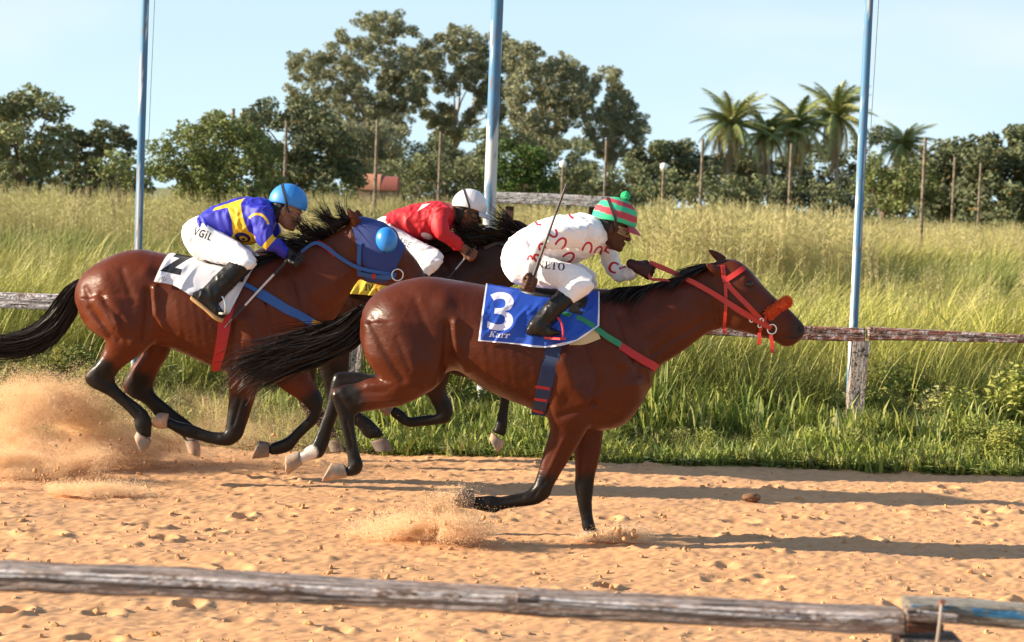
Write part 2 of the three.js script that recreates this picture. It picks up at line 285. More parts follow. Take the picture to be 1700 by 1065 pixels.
  for (let i = 0; i < N; i++) { const z = lerp(-15.5, -8.4, Math.pow(r(), 0.8)), x = lerp(-5, 5, r()), s = 0.004 + 0.015 * Math.pow(r(), 4); Q.setFromEuler(new THREE.Euler(r() * 6, r() * 6, r() * 6)); M.compose(V3(x, hgt(x, z) - 0.02 + s * 0.05, z), Q, V3(s * (0.8 + 0.7 * r()), s, s * (0.8 + 0.6 * r()))); im.setMatrixAt(i, M); const k = 0.8 + 0.35 * r(); im.setColorAt(i, c.setRGB(k, k * (0.95 + 0.08 * r()), k * (0.9 + 0.15 * r()))); }
  im.name = 'sand_lumps'; im.userData = { kind: 'stuff', label: 'small loose lumps of sand scattered on the track' }; scene.add(shade(im));
  // a brown clod lying in the track
  const cl = new THREE.IcosahedronGeometry(0.05, 3), cp = cl.attributes.position; for (let i = 0; i < cp.count; i++) { const k = 0.85 + 0.4 * vnoise(cp.getX(i) * 40, cp.getY(i) * 40, cp.getZ(i) * 40); cp.setXYZ(i, cp.getX(i) * k * 1.15, cp.getY(i) * k * 0.55, cp.getZ(i) * k); } cl.computeVertexNormals();
  const cw = W(1246, 836, -13.75); cw.y = 0.012; cl.translate(cw.x, cw.y, cw.z); single('earth_clod', 'brown clod of earth lying alone on the sand right of the leading horse', 'clod', cl, std(0.16, 0.075, 0.035, 0.9), cw);
}

// weathered timber
const woodTex = (seed, base, grey, paint, amount, topWear = 0.07) => dataTex(1024, 256, (u, v) => {
  amount += topWear * sstep(0.10, 0.14, v) * (1 - sstep(0.36, 0.4, v)); v *= 2;
  const gr = fbm(u * 12, v * 18, seed, 4), fine = fbm(u * 120, v * 26, seed + 2, 2), st = fbm(u * 36, v * 5, seed + 5, 4), c = sstep(0.30, 0.62, gr * 0.75 + fine * 0.25), crack = sstep(0.60, 0.70, fbm(u * 9, v * 40, seed + 9, 3));
  const p = sstep(amount, amount + 0.09, st * 0.58 + gr * 0.08 + fine * 0.34);
  return [0, 1, 2].map(i => lerp(lerp(lerp(base[i], grey[i], c), paint[i] * (0.86 + 0.2 * fine), p), 0.09, crack * 0.75));
}, true);
const woodBump = dataTex(1024, 128, (u, v) => { const a = fbm(u * 14, v * 30, 3, 4) * 0.7 + fbm(u * 80, v * 60, 5, 2) * 0.3 - 0.5 * sstep(0.60, 0.70, fbm(u * 9, v * 40, 12, 3)); return [a, a, a]; });
const wood = (t, sc = 1) => new THREE.MeshStandardMaterial({ map: t, roughness: 0.85, bumpMap: woodBump, bumpScale: 0.014 * sc, side: THREE.DoubleSide });
const whiteWood = wood(woodTex(3, [0.46, 0.37, 0.32], [0.62, 0.56, 0.53], [0.80, 0.77, 0.77], 0.41, 0.08)), brownWood = wood(woodTex(8, [0.50, 0.30, 0.25], [0.60, 0.42, 0.36], [0.82, 0.77, 0.76], 0.48, 0)), blueWood = wood(woodTex(15, [0.50, 0.44, 0.38], [0.56, 0.54, 0.50], [0.22, 0.50, 0.68], 0.47)), greyWood = wood(woodTex(22, [0.52, 0.43, 0.38], [0.66, 0.60, 0.57], [0.86, 0.82, 0.82], 0.37, 0)), darkWood = wood(woodTex(29, [0.20, 0.11, 0.08], [0.36, 0.22, 0.16], [0.7, 0.66, 0.62], 0.72)), farPost = wood(woodTex(33, [0.40, 0.34, 0.28], [0.52, 0.46, 0.39], [0.6, 0.55, 0.48], 0.7));
// squared beam through stations {t: front top edge, b: front bottom edge, d: depth}; edges worn, ends closed
function beam(st, seed, wear = 0.004, n = 120, uvLen = 1.5) {
  const pos = [], uv = [], idx = [], K = 36, c = key => new THREE.CatmullRomCurve3(st.map(s => s[key]), false, 'centripetal'), T = c('t'), B = c('b'); let len = 0, last = null;
  for (let i = 0; i <= n; i++) {
    const t = T.getPoint(i / n), b = B.getPoint(i / n), d = lerp(st[0].d, st[st.length - 1].d, i / n), up = t.clone().sub(b), h = up.length(), bk = V3(0, 0, -1), ct = t.clone().add(b).multiplyScalar(0.5).addScaledVector(bk, d / 2); if (last) len += ct.distanceTo(last); last = ct.clone(); up.normalize();
    for (let k = 0; k < K; k++) { const a = (k + 0.5) / K * 2 * Math.PI, ca = Math.cos(a), sa = Math.sin(a), m = Math.pow(Math.pow(Math.abs(ca), 18) + Math.pow(Math.abs(sa), 18), -1 / 18), w = (fbm(len * 3, k * 0.5, seed, 3) - 0.5) * 2 * wear + (fbm(len * 16, k * 1.2, seed + 4, 2) - 0.5) * wear * 1.2, p = ct.clone().addScaledVector(up, sa * m * (h / 2 + w)).addScaledVector(bk, -ca * m * (d / 2 + w)); pos.push(p.x, p.y, p.z); uv.push(len / uvLen, k / K); }
  }
  for (let i = 0; i < n; i++) for (let k = 0; k < K; k++) { const a = i * K + k, b = i * K + (k + 1) % K; if (k === K - 1) { } idx.push(a, b, a + K, b, b + K, a + K); }
  for (const [o, f] of [[0, 1], [n * K, -1]]) { const ci = pos.length / 3, s = V3(); for (let k = 0; k < K; k++) s.add(V3(pos[(o + k) * 3], pos[(o + k) * 3 + 1], pos[(o + k) * 3 + 2])); s.multiplyScalar(1 / K); pos.push(s.x, s.y, s.z); uv.push(0.1, 0.5); for (let k = 0; k < K; k++) { const a = o + k, b = o + (k + 1) % K; if (f > 0) idx.push(ci, b, a); else idx.push(ci, a, b); } }
  return geoFrom(pos, idx, { uv });
}
const postWood = wood(woodTex(44, [0.46, 0.39, 0.34], [0.60, 0.53, 0.49], [0.76, 0.72, 0.70], 0.50, 0), 0.5);
const edgePts = (list, z, d) => list.map(([x, t, b, dz = 0]) => ({ t: W(x, t, z + dz), b: W(x, b, z + dz), d }));
{ // near rail in the foreground
  const zr = -5.25;
  const put = (name, label, list, d, m, seed, wear, n, cat = 'rail', uvl = 1.5, dz = 0, group) => { const st = edgePts(list, zr + dz, d), at = st[Math.floor(st.length / 2)].b.clone(); return single(name, label, cat, beam(st, seed, wear, n, uvl), m, at, group); };
  put('wooden_rail', 'long weathered rail with flaking white paint across the foreground', [[-160, 934, 974], [0, 942, 981], [250, 953, 991], [500, 968, 1004], [750, 982, 1014], [1000, 995, 1029], [1250, 1009, 1043], [1400, 1015, 1050], [1503, 1019, 1054]], 0.12, whiteWood, 3, 0.005, 320);
  put('wooden_rail', 'rail with flaking blue paint at the lower right corner', [[1512, 1003, 1024], [1600, 1006, 1037], [1700, 1013, 1046], [1790, 1021, 1054]], 0.13, blueWood, 9, 0.003, 90);
  const st = thing('rail_post', 'short worn post with wire under the rail joint at lower right', 'post', V3(W(1535, 1054, zr).x, 0, zr - 0.05));
  part(st, 'splice_plank', beam(edgePts([[1506, 1010, 1031, .012], [1540, 1014, 1033, .012], [1592, 1021, 1036, .012]], zr, 0.05), 31, 0.003, 30, 0.6), whiteWood);
  part(st, 'wedge_block', beam(edgePts([[1505, 1034, 1052, .006], [1540, 1035, 1052, .006], [1566, 1038, 1051, .006]], zr, 0.09), 37, 0.005, 24, 0.5), darkWood);
  const a = W(1496, 1058, zr), b = W(1598, 1062, zr), pst = new THREE.BoxGeometry(b.x - a.x, a.y, 0.14, 6, 12, 4); pst.translate((a.x + b.x) / 2, a.y / 2 - 0.004, zr - 0.07); part(st, 'post', pst, whiteWood);
  part(st, 'wire', tube([W(1563, 1000, zr + 0.02), W(1561, 1020, zr + 0.028), W(1558, 1046, zr + 0.03), W(1554, 1075, zr + 0.02), W(1552, 1110, zr + 0.01)], 0.0042, 8, 4), std(0.30, 0.25, 0.21, 0.6));
  const nl = new THREE.CylinderGeometry(0.007, 0.008, 0.03, 10); nl.rotateX(1.2); const np = W(1563, 1000, zr + 0.012); nl.translate(np.x, np.y, np.z); part(st, 'nail', nl, std(0.18, 0.07, 0.04, 0.7));
}
{ // far rail along the verge
  const zf = -17.4, put = (label, list, d, m, seed, wear, n) => { const st = edgePts(list, zf, d), at = st[1].b.clone(); return single('wooden_rail', label, 'rail', beam(st, seed, wear, n, 1.2), m, at, 'rails of the far track fence'); };
  put('pale white far rail left of the horses behind the tail', [[-160, 480, 506], [0, 485, 511], [250, 494, 519], [590, 507, 532]], 0.06, greyWood, 13, 0.004, 120);
  put('far rail with worn white and brown paint ahead of the leading horse', [[597, 509, 532], [900, 521, 544], [1200, 536, 557], [1330, 541, 563], [1436, 545, 568]], 0.07, brownWood, 17, 0.005, 160);
  put('brown far rail at the right edge of the picture', [[1440, 543, 564], [1560, 549, 566], [1700, 556, 569], [1860, 562, 574]], 0.07, brownWood, 21, 0.005, 90);
  for (const [px, py, w, lab] of [[1429, 566, 28, 'grey wooden fence post under the rail joint beside the blue pole'], [592, 531, 26, 'grey wooden fence post between the left and leading horses']]) {
    const t = W(px, py, zf - 0.02), g = new THREE.BoxGeometry(w / 206, t.y + 0.1, 0.12, 5, 24, 4), p = g.attributes.position; for (let i = 0; i < p.count; i++) { const y = p.getY(i), k = (t.y / 2 - y) * -0.045; p.setX(i, p.getX(i) * (1 - 0.12 * (0.5 - y)) + k + (fbm(p.getY(i) * 6, p.getZ(i) * 20, px, 2) - 0.5) * 0.012); p.setZ(i, p.getZ(i) + (fbm(p.getY(i) * 5, p.getX(i) * 20, px + 3, 2) - 0.5) * 0.012); } g.computeVertexNormals();
    g.translate(t.x, (t.y - 0.1) / 2, zf - 0.04); single('fence_post', lab, 'post', g, postWood, V3(t.x, 0, zf - 0.04), 'posts of the far track fence');
  }
}
{ // tall painted steel poles behind the far rail
  const spec = [[230, 410, 0.031, 'thin blue pole rising behind the left horse', 21, 0.0], [812, 370, 0.048, 'thick blue and white pole behind the red jockey', 22, 0.62], [1412, 640, 0.034, 'blue pole beside the fence post at right', 23, 0.12]];
  for (const [px, py, r, lab, seed, white] of spec) {
    const b = W(px, py, -17.75); b.y = 0; const g = new THREE.CylinderGeometry(r, r * 1.06, 7, 20, 140, true); g.translate(b.x, 3.5, b.z);
    paint(g, (x, y, z) => { const a = Math.atan2(z - b.z, x - b.x), n = fbm(a * 1.2 + seed, y * 2.2, seed, 4), w = sstep(0.47, 0.53, n + (y < 2.3 + 0.25 * vnoise(a * 2, y * 3) ? white * 0.26 - 0.06 : -0.16)), rs = sstep(0.66, 0.70, fbm(a * 3, y * 9, seed + 4, 3)); let c = [0.068, 0.195, 0.35].map((v, i) => lerp(v, [0.5, 0.52, 0.54][i], w) * (0.9 + 0.2 * n)); return c.map((v, i) => lerp(v, [0.16, 0.09, 0.06][i], rs * 0.7)); });
    const t = thing('blue_pole', lab, 'pole', b, 'painted poles along the far rail'); part(t, 'pole', g, new THREE.MeshStandardMaterial({ vertexColors: true, roughness: 0.6, side: THREE.DoubleSide }));
    if (seed !== 22) part(t, 'cable', tube([V3(b.x + 0.05, 7, b.z), V3(b.x + 0.085, 4.5, b.z), V3(b.x + 0.06, 2.2, b.z)], 0.0025, 5, 6), std(0.3, 0.3, 0.32, 0.6));
  }
}
// far wooden posts, lamps, board, shed
for (const [px, top, z] of [[388, 180, -58], [476, 200, -66], [627, 198, -62], [732, 218, -72], [1007, 232, -74], [1167, 230, -69], [1314, 238, -70], [1536, 228, -60], [1585, 260, -80], [1628, 270, -88]]) {
  const t = W(px, top, z), n = [388, 476, 627, 732, 1007, 1167, 1314, 1536, 1585, 1628].indexOf(px), g = new THREE.CylinderGeometry(0.045, 0.06, t.y, 10, 6); g.translate(t.x, t.y / 2, z);
  single('timber_post', ['tall timber post rising above the round bush at left', 'tall timber post between the round bush and the big trees', 'tall timber post beside the rusty shed', 'tall timber post left of the thick blue and white pole', 'tall timber post above the striped cap', 'tall timber post against the leftmost palm', 'tall timber post among the palms', 'tallest timber post at right, right of the last palm', 'timber post second from the right edge', 'timber post nearest the right edge'][n], 'post', g, farPost, V3(t.x, 0, z), 'timber posts along the far field');
}
for (const [px, top, z, lab] of [[935, 267, -80, 'short lamp post with white head behind the whip'], [1102, 271, -80, 'short lamp post with white head left of the palms']]) {
  const t = W(px, top, z), g = thing('lamp_post', lab, 'lamp post', V3(t.x, 0, z), 'short lamp posts in the field'), p = new THREE.CylinderGeometry(0.05, 0.06, t.y - 0.2, 10); p.translate(t.x, (t.y - 0.2) / 2, z); part(g, 'pole', p, farPost);
  const h = new THREE.LatheGeometry([[0.0, 0.27], [0.07, 0.26], [0.125, 0.2], [0.135, 0.12], [0.11, 0.04], [0.06, 0]].map(([x, y]) => new THREE.Vector2(x, y)), 16); h.translate(t.x, t.y - 0.25, z); part(g, 'lamp_head', h, std(0.82, 0.8, 0.76, 0.35));
}
{ const z = -40, a = W(822, 319, z), b = W(1015, 327, z), g = thing('board_fence', 'weathered white board on dark posts in the field behind the jockeys', 'fence', V3((a.x + b.x) / 2, 0, z));
  part(g, 'board', beam([{ t: a, b: a.clone().add(V3(0, -0.20, 0)), d: 0.06 }, { t: W(920, 322, z), b: W(920, 322, z).add(V3(0, -0.20, 0)), d: 0.06 }, { t: b, b: b.clone().add(V3(0, -0.19, 0)), d: 0.06 }], 41, 0.012, 60, 1.0), greyWood);
  for (const px of [846, 985]) { const p = W(px, 342, z), q = new THREE.BoxGeometry(0.16, p.y, 0.14); q.translate(p.x, p.y / 2, z - 0.12); part(g, 'post', q, darkWood); } }
{ const z = -93, c = W(629, 300, z), g = thing('shed', 'small rusty red shed far behind the grass left of the red jockey', 'shed', V3(c.x, 0, z)), rust = std(0.46, 0.20, 0.12, 0.8), rd = std(0.26, 0.075, 0.055, 0.8);
  const w = new THREE.BoxGeometry(1.6, 2.0, 1.6); w.translate(c.x, 1.0, z); part(g, 'wall', w, std(0.30, 0.2, 0.14, 0.9));
  const roof = (x0, x1, h, m, lab) => { const s = new THREE.Shape(); s.moveTo(-0.95, 0); s.quadraticCurveTo(-0.9, h, 0, h); s.quadraticCurveTo(0.9, h, 0.95, 0); const e = new THREE.ExtrudeGeometry(s, { depth: x1 - x0, bevelEnabled: true, bevelSize: 0.03, bevelThickness: 0.03, bevelSegments: 2 }); e.rotateY(Math.PI / 2); e.translate(c.x + x0, 2.0, z); part(g, 'roof', e, m, lab); };
  roof(-0.88, 0.12, 0.62, rust, 'orange rusty roof sheet'); roof(0.2, 0.85, 0.55, rd, 'dark red roof sheet'); }

// ---------------------------------------------------------------- trees
const inPoly = (x, y, P) => { let c = false; for (let i = 0, j = P.length - 1; i < P.length; j = i++) if ((P[i][1] > y) !== (P[j][1] > y) && x < (P[j][0] - P[i][0]) * (y - P[i][1]) / (P[j][1] - P[i][1]) + P[i][0]) c = !c; return c; };
const leafMat = new THREE.MeshPhysicalMaterial({ vertexColors: true, roughness: 0.6, transmission: 0.32, thickness: 0, side: THREE.DoubleSide, specularIntensity: 0.3 });
const barkMat = (r, g, b) => std(r, g, b, 0.9);
const barkPale = barkMat(0.36, 0.28, 0.22), barkDark = barkMat(0.12, 0.085, 0.06);
function leafCloud(clumps, perM2, size, col, r, flat = 0.8) { // folded leaf sprays through the volume of every clump
  const pos = [], colr = [];
  for (const c of clumps) {
    const N = Math.round(perM2 * c.r * c.r * 4), tone = 0.72 + 0.56 * r();
    for (let i = 0; i < N; i++) {
      const d = V3(r() * 2 - 1, r() * 2 - 1, r() * 2 - 1); if (d.lengthSq() > 1) { i--; continue; } const L = d.length(); d.multiplyScalar((0.35 + 0.65 * Math.sqrt(L)) / Math.max(0.2, L) * L ** 0.6);
      const p = V3(c.x + d.x * c.r, c.y + d.y * c.r * flat, c.z + d.z * c.r), s = size * (0.55 + 0.8 * r()), a = V3(r() - 0.5, (r() - 0.5) * 0.8, r() - 0.5).normalize(), b = V3(r() - 0.5, r() - 0.5, r() - 0.5).cross(a).normalize(), n = V3().crossVectors(a, b).multiplyScalar(0.25 * s);
      const A = p.clone().addScaledVector(a, s), B = p.clone().addScaledVector(a, -s), C = p.clone().addScaledVector(b, s * 0.5).add(n), D = p.clone().addScaledVector(b, -s * 0.5).add(n); pos.push(A.x, A.y, A.z, C.x, C.y, C.z, B.x, B.y, B.z, A.x, A.y, A.z, B.x, B.y, B.z, D.x, D.y, D.z);
      const k = tone * (0.7 + 0.6 * r()), dry = r() < 0.06 ? 1 : 0, cc = [lerp(col[0], 0.22, dry) * k, lerp(col[1], 0.15, dry) * k, lerp(col[2], 0.06, dry) * k]; for (let q = 0; q < 6; q++) colr.push(...cc);
    }
  }
  const g = geoFrom(pos, null, { color: colr }); return g;
}
function tree(o) {
  const { z } = o, r = rng(o.seed), sc = F / -z, xs = o.poly.map(p => p[0]), ys = o.poly.map(p => p[1]), clumps = [], R0 = o.clump / sc; let guard = 0;
  while (clumps.length < o.n && guard++ < 8000) { const px = lerp(Math.min(...xs), Math.max(...xs), r()), py = lerp(Math.min(...ys), Math.max(...ys), r()); if (!inPoly(px, py, o.poly)) continue; if (fbm(px / o.clump * 0.45 + o.seed, py / o.clump * 0.45, o.seed, 2) < (o.gap ?? 0)) continue; const p = W(px, py, z), k = 0.55 + 0.75 * r(); clumps.push({ x: p.x, y: p.y, z: z + (r() - 0.5) * o.depth, r: R0 * k }); }
  const base = V3(W(o.trunk, 300, z).x, 0, z), g = thing(o.name || 'tree', o.label, o.cat || 'tree', base, o.group);
  const top = Math.max(...clumps.map(c => c.y)), cx = clumps.reduce((s, c) => s + c.x, 0) / clumps.length, H = o.fork ?? top * 0.42, bs = [], tr = o.tr || 0.2;
  const tp = V3(lerp(base.x, cx, 0.35), H, z); bs.push(tube([base.clone().add(V3(0, -0.1, 0)), base.clone().lerp(tp, 0.5).add(V3((r() - 0.5) * 0.3, 0, 0)), tp], [tr, tr * 0.8, tr * 0.62], 9, 4));
  const limbs = clumps.slice().sort((a, b) => b.r - a.r).slice(0, o.limbs ?? 10);
  for (const c of limbs) { const e = V3(c.x, c.y, c.z), m = tp.clone().lerp(e, 0.5).add(V3((r() - 0.5) * 0.6, (r() - 0.2) * 0.5, (r() - 0.5) * 0.4)); bs.push(tube([tp.clone().add(V3(0, -0.15 - H * 0.25 * r(), 0)), m, e], [tr * 0.42, tr * 0.24, tr * 0.06], 6, 4)); }
  part(g, 'trunk', mergeGeometries(bs), o.pale ? barkPale : barkDark);
  part(g, 'crown', leafCloud(clumps, o.dens, o.leaf, o.col, r, o.flat ?? 0.8), leafMat);
  return g;
}
const OL = [0.29, 0.295, 0.18], DK = [0.14, 0.16, 0.082], GR = [0.195, 0.225, 0.075], MID = [0.20, 0.22, 0.11];
// tall airy trees in the middle
const big = { z: -165, clump: 9, depth: 9, dens: 105, leaf: 0.125, col: OL, pale: 1, tr: 0.32, group: 'tall airy trees behind the field', gap: 0.365, limbs: 16 };
tree({ ...big, seed: 101, n: 640, limbs: 20, label: 'tallest airy tree with pale trunk, highest crown in the picture', trunk: 640, poly: [[472, 130], [490, 95], [525, 84], [545, 90], [560, 50], [592, 30], [625, 24], [652, 18], [692, 48], [706, 95], [700, 165], [670, 215], [620, 225], [590, 230], [560, 215], [520, 220], [485, 175]] });
tree({ ...big, seed: 102, n: 520, label: 'tall airy tree just left of the thick blue pole', trunk: 735, z: -170, poly: [[690, 90], [728, 52], [765, 48], [800, 55], [832, 60], [858, 72], [852, 150], [830, 215], [770, 235], [715, 225], [690, 160]] });
tree({ ...big, seed: 103, n: 500, label: 'tall airy tree just right of the thick blue pole', trunk: 880, z: -160, poly: [[842, 85], [872, 78], [915, 84], [952, 100], [982, 135], [985, 200], [950, 245], [880, 240], [842, 190]] });
tree({ ...big, seed: 104, n: 240, label: 'airy tree at the right end of the tall row', trunk: 1010, z: -172, poly: [[978, 140], [1000, 110], [1024, 122], [1046, 165], [1070, 195], [1072, 235], [1045, 262], [1000, 262], [972, 220]] });
tree({ ...big, seed: 105, n: 170, label: 'lower tree with thin foliage under the tallest crown', trunk: 590, z: -150, dens: 80, poly: [[540, 190], [600, 205], [680, 215], [700, 250], [690, 295], [600, 300], [555, 270]], clump: 14, tr: 0.2 });
tree({ ...big, seed: 106, n: 190, label: 'lower tree filling the gap left of the thick pole', trunk: 760, z: -150, dens: 80, poly: [[690, 225], [760, 225], [830, 215], [930, 235], [980, 240], [985, 290], [900, 300], [690, 300]], clump: 15, col: MID, tr: 0.2 });
// bushes and trees on the left
tree({ seed: 120, z: -55, poly: [[252, 262], [275, 236], [300, 216], [332, 200], [372, 190], [402, 204], [438, 226], [458, 258], [466, 300], [452, 330], [300, 330], [258, 300]], clump: 17, n: 190, depth: 3, dens: 300, leaf: 0.058, col: GR, tr: 0.12, trunk: 360, fork: 1.2, label: 'large round green bush standing in the grass at left', name: 'bush', cat: 'bush' });
tree({ seed: 121, z: -78, poly: [[392, 205], [420, 174], [470, 166], [522, 174], [560, 204], [588, 240], [594, 305], [430, 310], [400, 250]], clump: 21, n: 100, depth: 4, dens: 150, leaf: 0.1, col: DK, tr: 0.16, trunk: 500, label: 'dark dense tree behind the round bush' });
tree({ seed: 122, z: -85, poly: [[-60, 210], [-20, 190], [2, 192], [18, 165], [58, 154], [92, 160], [112, 182], [100, 215], [112, 250], [95, 302], [-60, 305]], clump: 18, n: 100, depth: 4, dens: 120, leaf: 0.11, col: MID, gap: 0.33, tr: 0.2, trunk: 40, label: 'feathery dark tree at the left edge' });
tree({ seed: 123, z: -90, poly: [[85, 215], [130, 206], [175, 203], [212, 214], [232, 236], [205, 245], [215, 290], [190, 305], [90, 305]], clump: 14, n: 90, depth: 4, dens: 130, leaf: 0.11, col: DK, gap: 0.34, flat: 0.45, tr: 0.16, trunk: 150, label: 'flat topped spreading tree left of the thin blue pole' });
tree({ seed: 124, z: -48, poly: [[150, 262], [185, 250], [232, 262], [250, 280], [250, 310], [160, 312]], clump: 10, n: 40, depth: 2, dens: 200, leaf: 0.07, col: GR, tr: 0.05, trunk: 205, fork: 1, gap: 0.3, label: 'low pale bush left of the thin blue pole base', name: 'bush', cat: 'bush' });
// undergrowth in the middle
tree({ seed: 130, z: -100, poly: [[650, 268], [690, 260], [760, 262], [810, 262], [815, 318], [650, 318]], clump: 13, n: 70, depth: 4, dens: 110, leaf: 0.1, col: MID, tr: 0.08, trunk: 720, fork: 1.4, label: 'dull green thicket left of the thick blue pole', name: 'bush', cat: 'bush' });
tree({ seed: 131, z: -95, poly: [[812, 262], [840, 234], [872, 232], [900, 250], [918, 275], [920, 318], [812, 318]], clump: 14, n: 70, depth: 3, dens: 130, leaf: 0.1, col: [0.07, 0.12, 0.025], tr: 0.08, trunk: 865, fork: 1.6, label: 'fresh green bush right of the thick blue pole', name: 'bush', cat: 'bush' });
tree({ seed: 132, z: -98, poly: [[915, 285], [945, 280], [1000, 275], [1060, 262], [1070, 320], [915, 322]], clump: 13, n: 66, depth: 4, dens: 110, leaf: 0.1, col: MID, tr: 0.08, trunk: 990, fork: 1.5, label: 'dull green thicket behind the striped cap', name: 'bush', cat: 'bush' });
// right hand tree belt
const belt = { depth: 6, dens: 60, leaf: 0.19, col: DK, tr: 0.2, clump: 15, group: 'dark tree belt on the right' };
tree({ ...belt, seed: 140, z: -150, n: 90, trunk: 1110, poly: [[1050, 262], [1070, 242], [1110, 238], [1160, 240], [1190, 255], [1195, 320], [1050, 325]], label: 'dark rounded tree between the tall row and the palms' });
tree({ ...belt, seed: 141, z: -185, n: 90, trunk: 1250, poly: [[1180, 270], [1215, 255], [1260, 262], [1310, 258], [1330, 330], [1180, 330]], label: 'dark tree behind the left palms', dens: 34 });
tree({ ...belt, seed: 142, z: -185, n: 100, trunk: 1380, poly: [[1310, 262], [1350, 240], [1420, 235], [1440, 212], [1465, 208], [1480, 230], [1500, 262], [1500, 340], [1310, 335]], label: 'dark tree behind the right palms and blue pole', dens: 34 });
tree({ ...belt, seed: 143, z: -110, n: 80, trunk: 1460, poly: [[1425, 275], [1450, 262], [1500, 270], [1545, 285], [1560, 345], [1430, 340]], clump: 14, col: GR, dens: 80, leaf: 0.12, label: 'brighter green low tree right of the blue pole', name: 'bush', cat: 'bush' });
tree({ ...belt, seed: 144, z: -120, n: 100, trunk: 1590, poly: [[1528, 262], [1555, 240], [1590, 236], [1615, 255], [1635, 300], [1630, 365], [1535, 360]], clump: 18, dens: 66, leaf: 0.17, label: 'dark tree behind the two posts near the right edge' });
tree({ ...belt, seed: 145, z: -105, n: 120, trunk: 1690, poly: [[1610, 262], [1640, 240], [1655, 220], [1690, 213], [1740, 220], [1780, 250], [1780, 370], [1640, 365], [1605, 300]], clump: 20, dens: 70, leaf: 0.17, label: 'big dark tree at the right edge' });
tree({ ...belt, seed: 146, z: -115, n: 60, trunk: 1190, poly: [[1060, 292], [1110, 285], [1200, 290], [1300, 295], [1420, 300], [1425, 335], [1060, 325]], clump: 11, col: MID, dens: 60, leaf: 0.14, depth: 3, label: 'low shrub belt at the feet of the palms', name: 'bush', cat: 'bush', fork: 1, limbs: 4 });
for (const [x0, x1, z, sd, lab] of [[-70, 250, -112, 150, 'low dark thicket at the foot of the left trees'], [440, 680, -118, 151, 'low dark thicket left of the rusty shed'], [660, 960, -128, 152, 'low thicket under the tall trees'], [940, 1200, -132, 153, 'low thicket left of the palms'], [1190, 1460, -140, 154, 'low thicket behind the palm trunks'], [1440, 1780, -132, 155, 'low dark thicket at the foot of the right trees']]) {
  const hy = x => 328 + (x - 850) * 0.0384; tree({ ...belt, seed: sd, z, n: 150, trunk: (x0 + x1) / 2, poly: [[x0, hy(x0) - 26], [(x0 * 2 + x1) / 3, hy(x0) - 36], [(x0 + 2 * x1) / 3, hy(x1) - 32], [x1, hy(x1) - 24], [x1, hy(x1) + 26], [x0, hy(x0) + 26]], clump: 13, col: sd % 2 ? MID : DK, dens: 46, leaf: 0.17, depth: 3, label: lab, name: 'bush', cat: 'bush', fork: 0.8, limbs: 6, group: 'low thickets along the tree line' });
}
// coconut palms
const frondMats = [[0.34, 0.34, 0.11], [0.23, 0.27, 0.085], [0.46, 0.36, 0.14], [0.38, 0.25, 0.15]].map(c => new THREE.MeshPhysicalMaterial({ color: rgb(...c), roughness: 0.55, transmission: 0.2, thickness: 0, side: THREE.DoubleSide }));
function frondGeo(len, droop, seed) { // midrib with pairs of narrow leaflets
  const r = rng(seed), pos = [], rib = t => V3(len * (t - 0.12 * t * t * droop), len * (0.42 * t - (0.5 + 0.42 * droop) * t * t), 0), tri = (a, b, c) => pos.push(a.x, a.y, a.z, b.x, b.y, b.z, c.x, c.y, c.z);
  for (let i = 0; i < 10; i++) { const a = rib(i / 10), b = rib((i + 1) / 10), w = 0.05 * (1.1 - i / 10); tri(a.clone().add(V3(0, 0, w)), b, a.clone().add(V3(0, 0, -w))); tri(a.clone().add(V3(0, w, 0)), b, a.clone().add(V3(0, -w, 0))); }
  for (let i = 4; i < 60; i++) for (const s of [-1, 1]) { const t = i / 60, p = rib(t), q = rib(Math.min(1, t + 0.02)), T = q.clone().sub(p).normalize(), L = len * 0.24 * Math.sin(Math.PI * (0.12 + 0.83 * t)) * (0.8 + 0.4 * r()), e = p.clone().addScaledVector(T, L * 0.62).add(V3(0, -L * (0.35 + 0.35 * r()), s * L * (0.55 + 0.2 * r()))), w = T.clone().multiplyScalar(0.045); tri(p.clone().sub(w), p.clone().add(w), e); }
  return geoFrom(pos, null);
}
const fronds = [frondGeo(3.1, 0.35, 1), frondGeo(3.1, 0.8, 2), frondGeo(3.0, 1.2, 3), frondGeo(2.8, 1.7, 4), frondGeo(2.7, 2.2, 5)];
for (const [px, py, k, lab, seed, foot] of [[1214, 212, 1.02, 'leftmost and largest coconut palm', 1, 1212], [1272, 228, 0.85, 'small coconut palm second from the left', 2, 1276], [1322, 214, 1.0, 'coconut palm in the middle of the group', 3, 1294], [1386, 200, 1.05, 'coconut palm beside the right blue pole', 4, 1384], [1500, 246, 0.8, 'coconut palm right of the blue pole', 5, 1502]]) {
  const z = -168 - seed, c = W(px, py, z), r = rng(900 + seed), b = V3(W(foot, 330, z).x, 0, z), g = thing('coconut_palm', lab, 'palm', b, 'coconut palms behind the field');
  part(g, 'trunk', tube([b.clone().add(V3(0, -0.1, 0)), b.clone().lerp(c, 0.5).add(V3((r() - 0.5) * 0.5, 0, 0)), c], [0.24, 0.17, 0.14], 10, 8), barkPale);
  const n = 46; for (let i = 0; i < n; i++) { const lev = i / n, m = new THREE.Mesh(fronds[clamp(Math.floor(lev * 5), 0, 4)], frondMats[lev > 0.88 ? 3 : lev > 0.68 ? 2 : r() < 0.5 ? 0 : 1]); m.name = 'frond'; m.position.copy(c).sub(b); m.rotation.set(0, i * 2.4 + r() * 0.5, lerp(1.15, -0.75, lev ** 1.15) + (r() - 0.5) * 0.3, 'YXZ'); m.scale.setScalar(k * 1.12 * (0.75 + 0.45 * r())); g.add(shade(m)); }
}

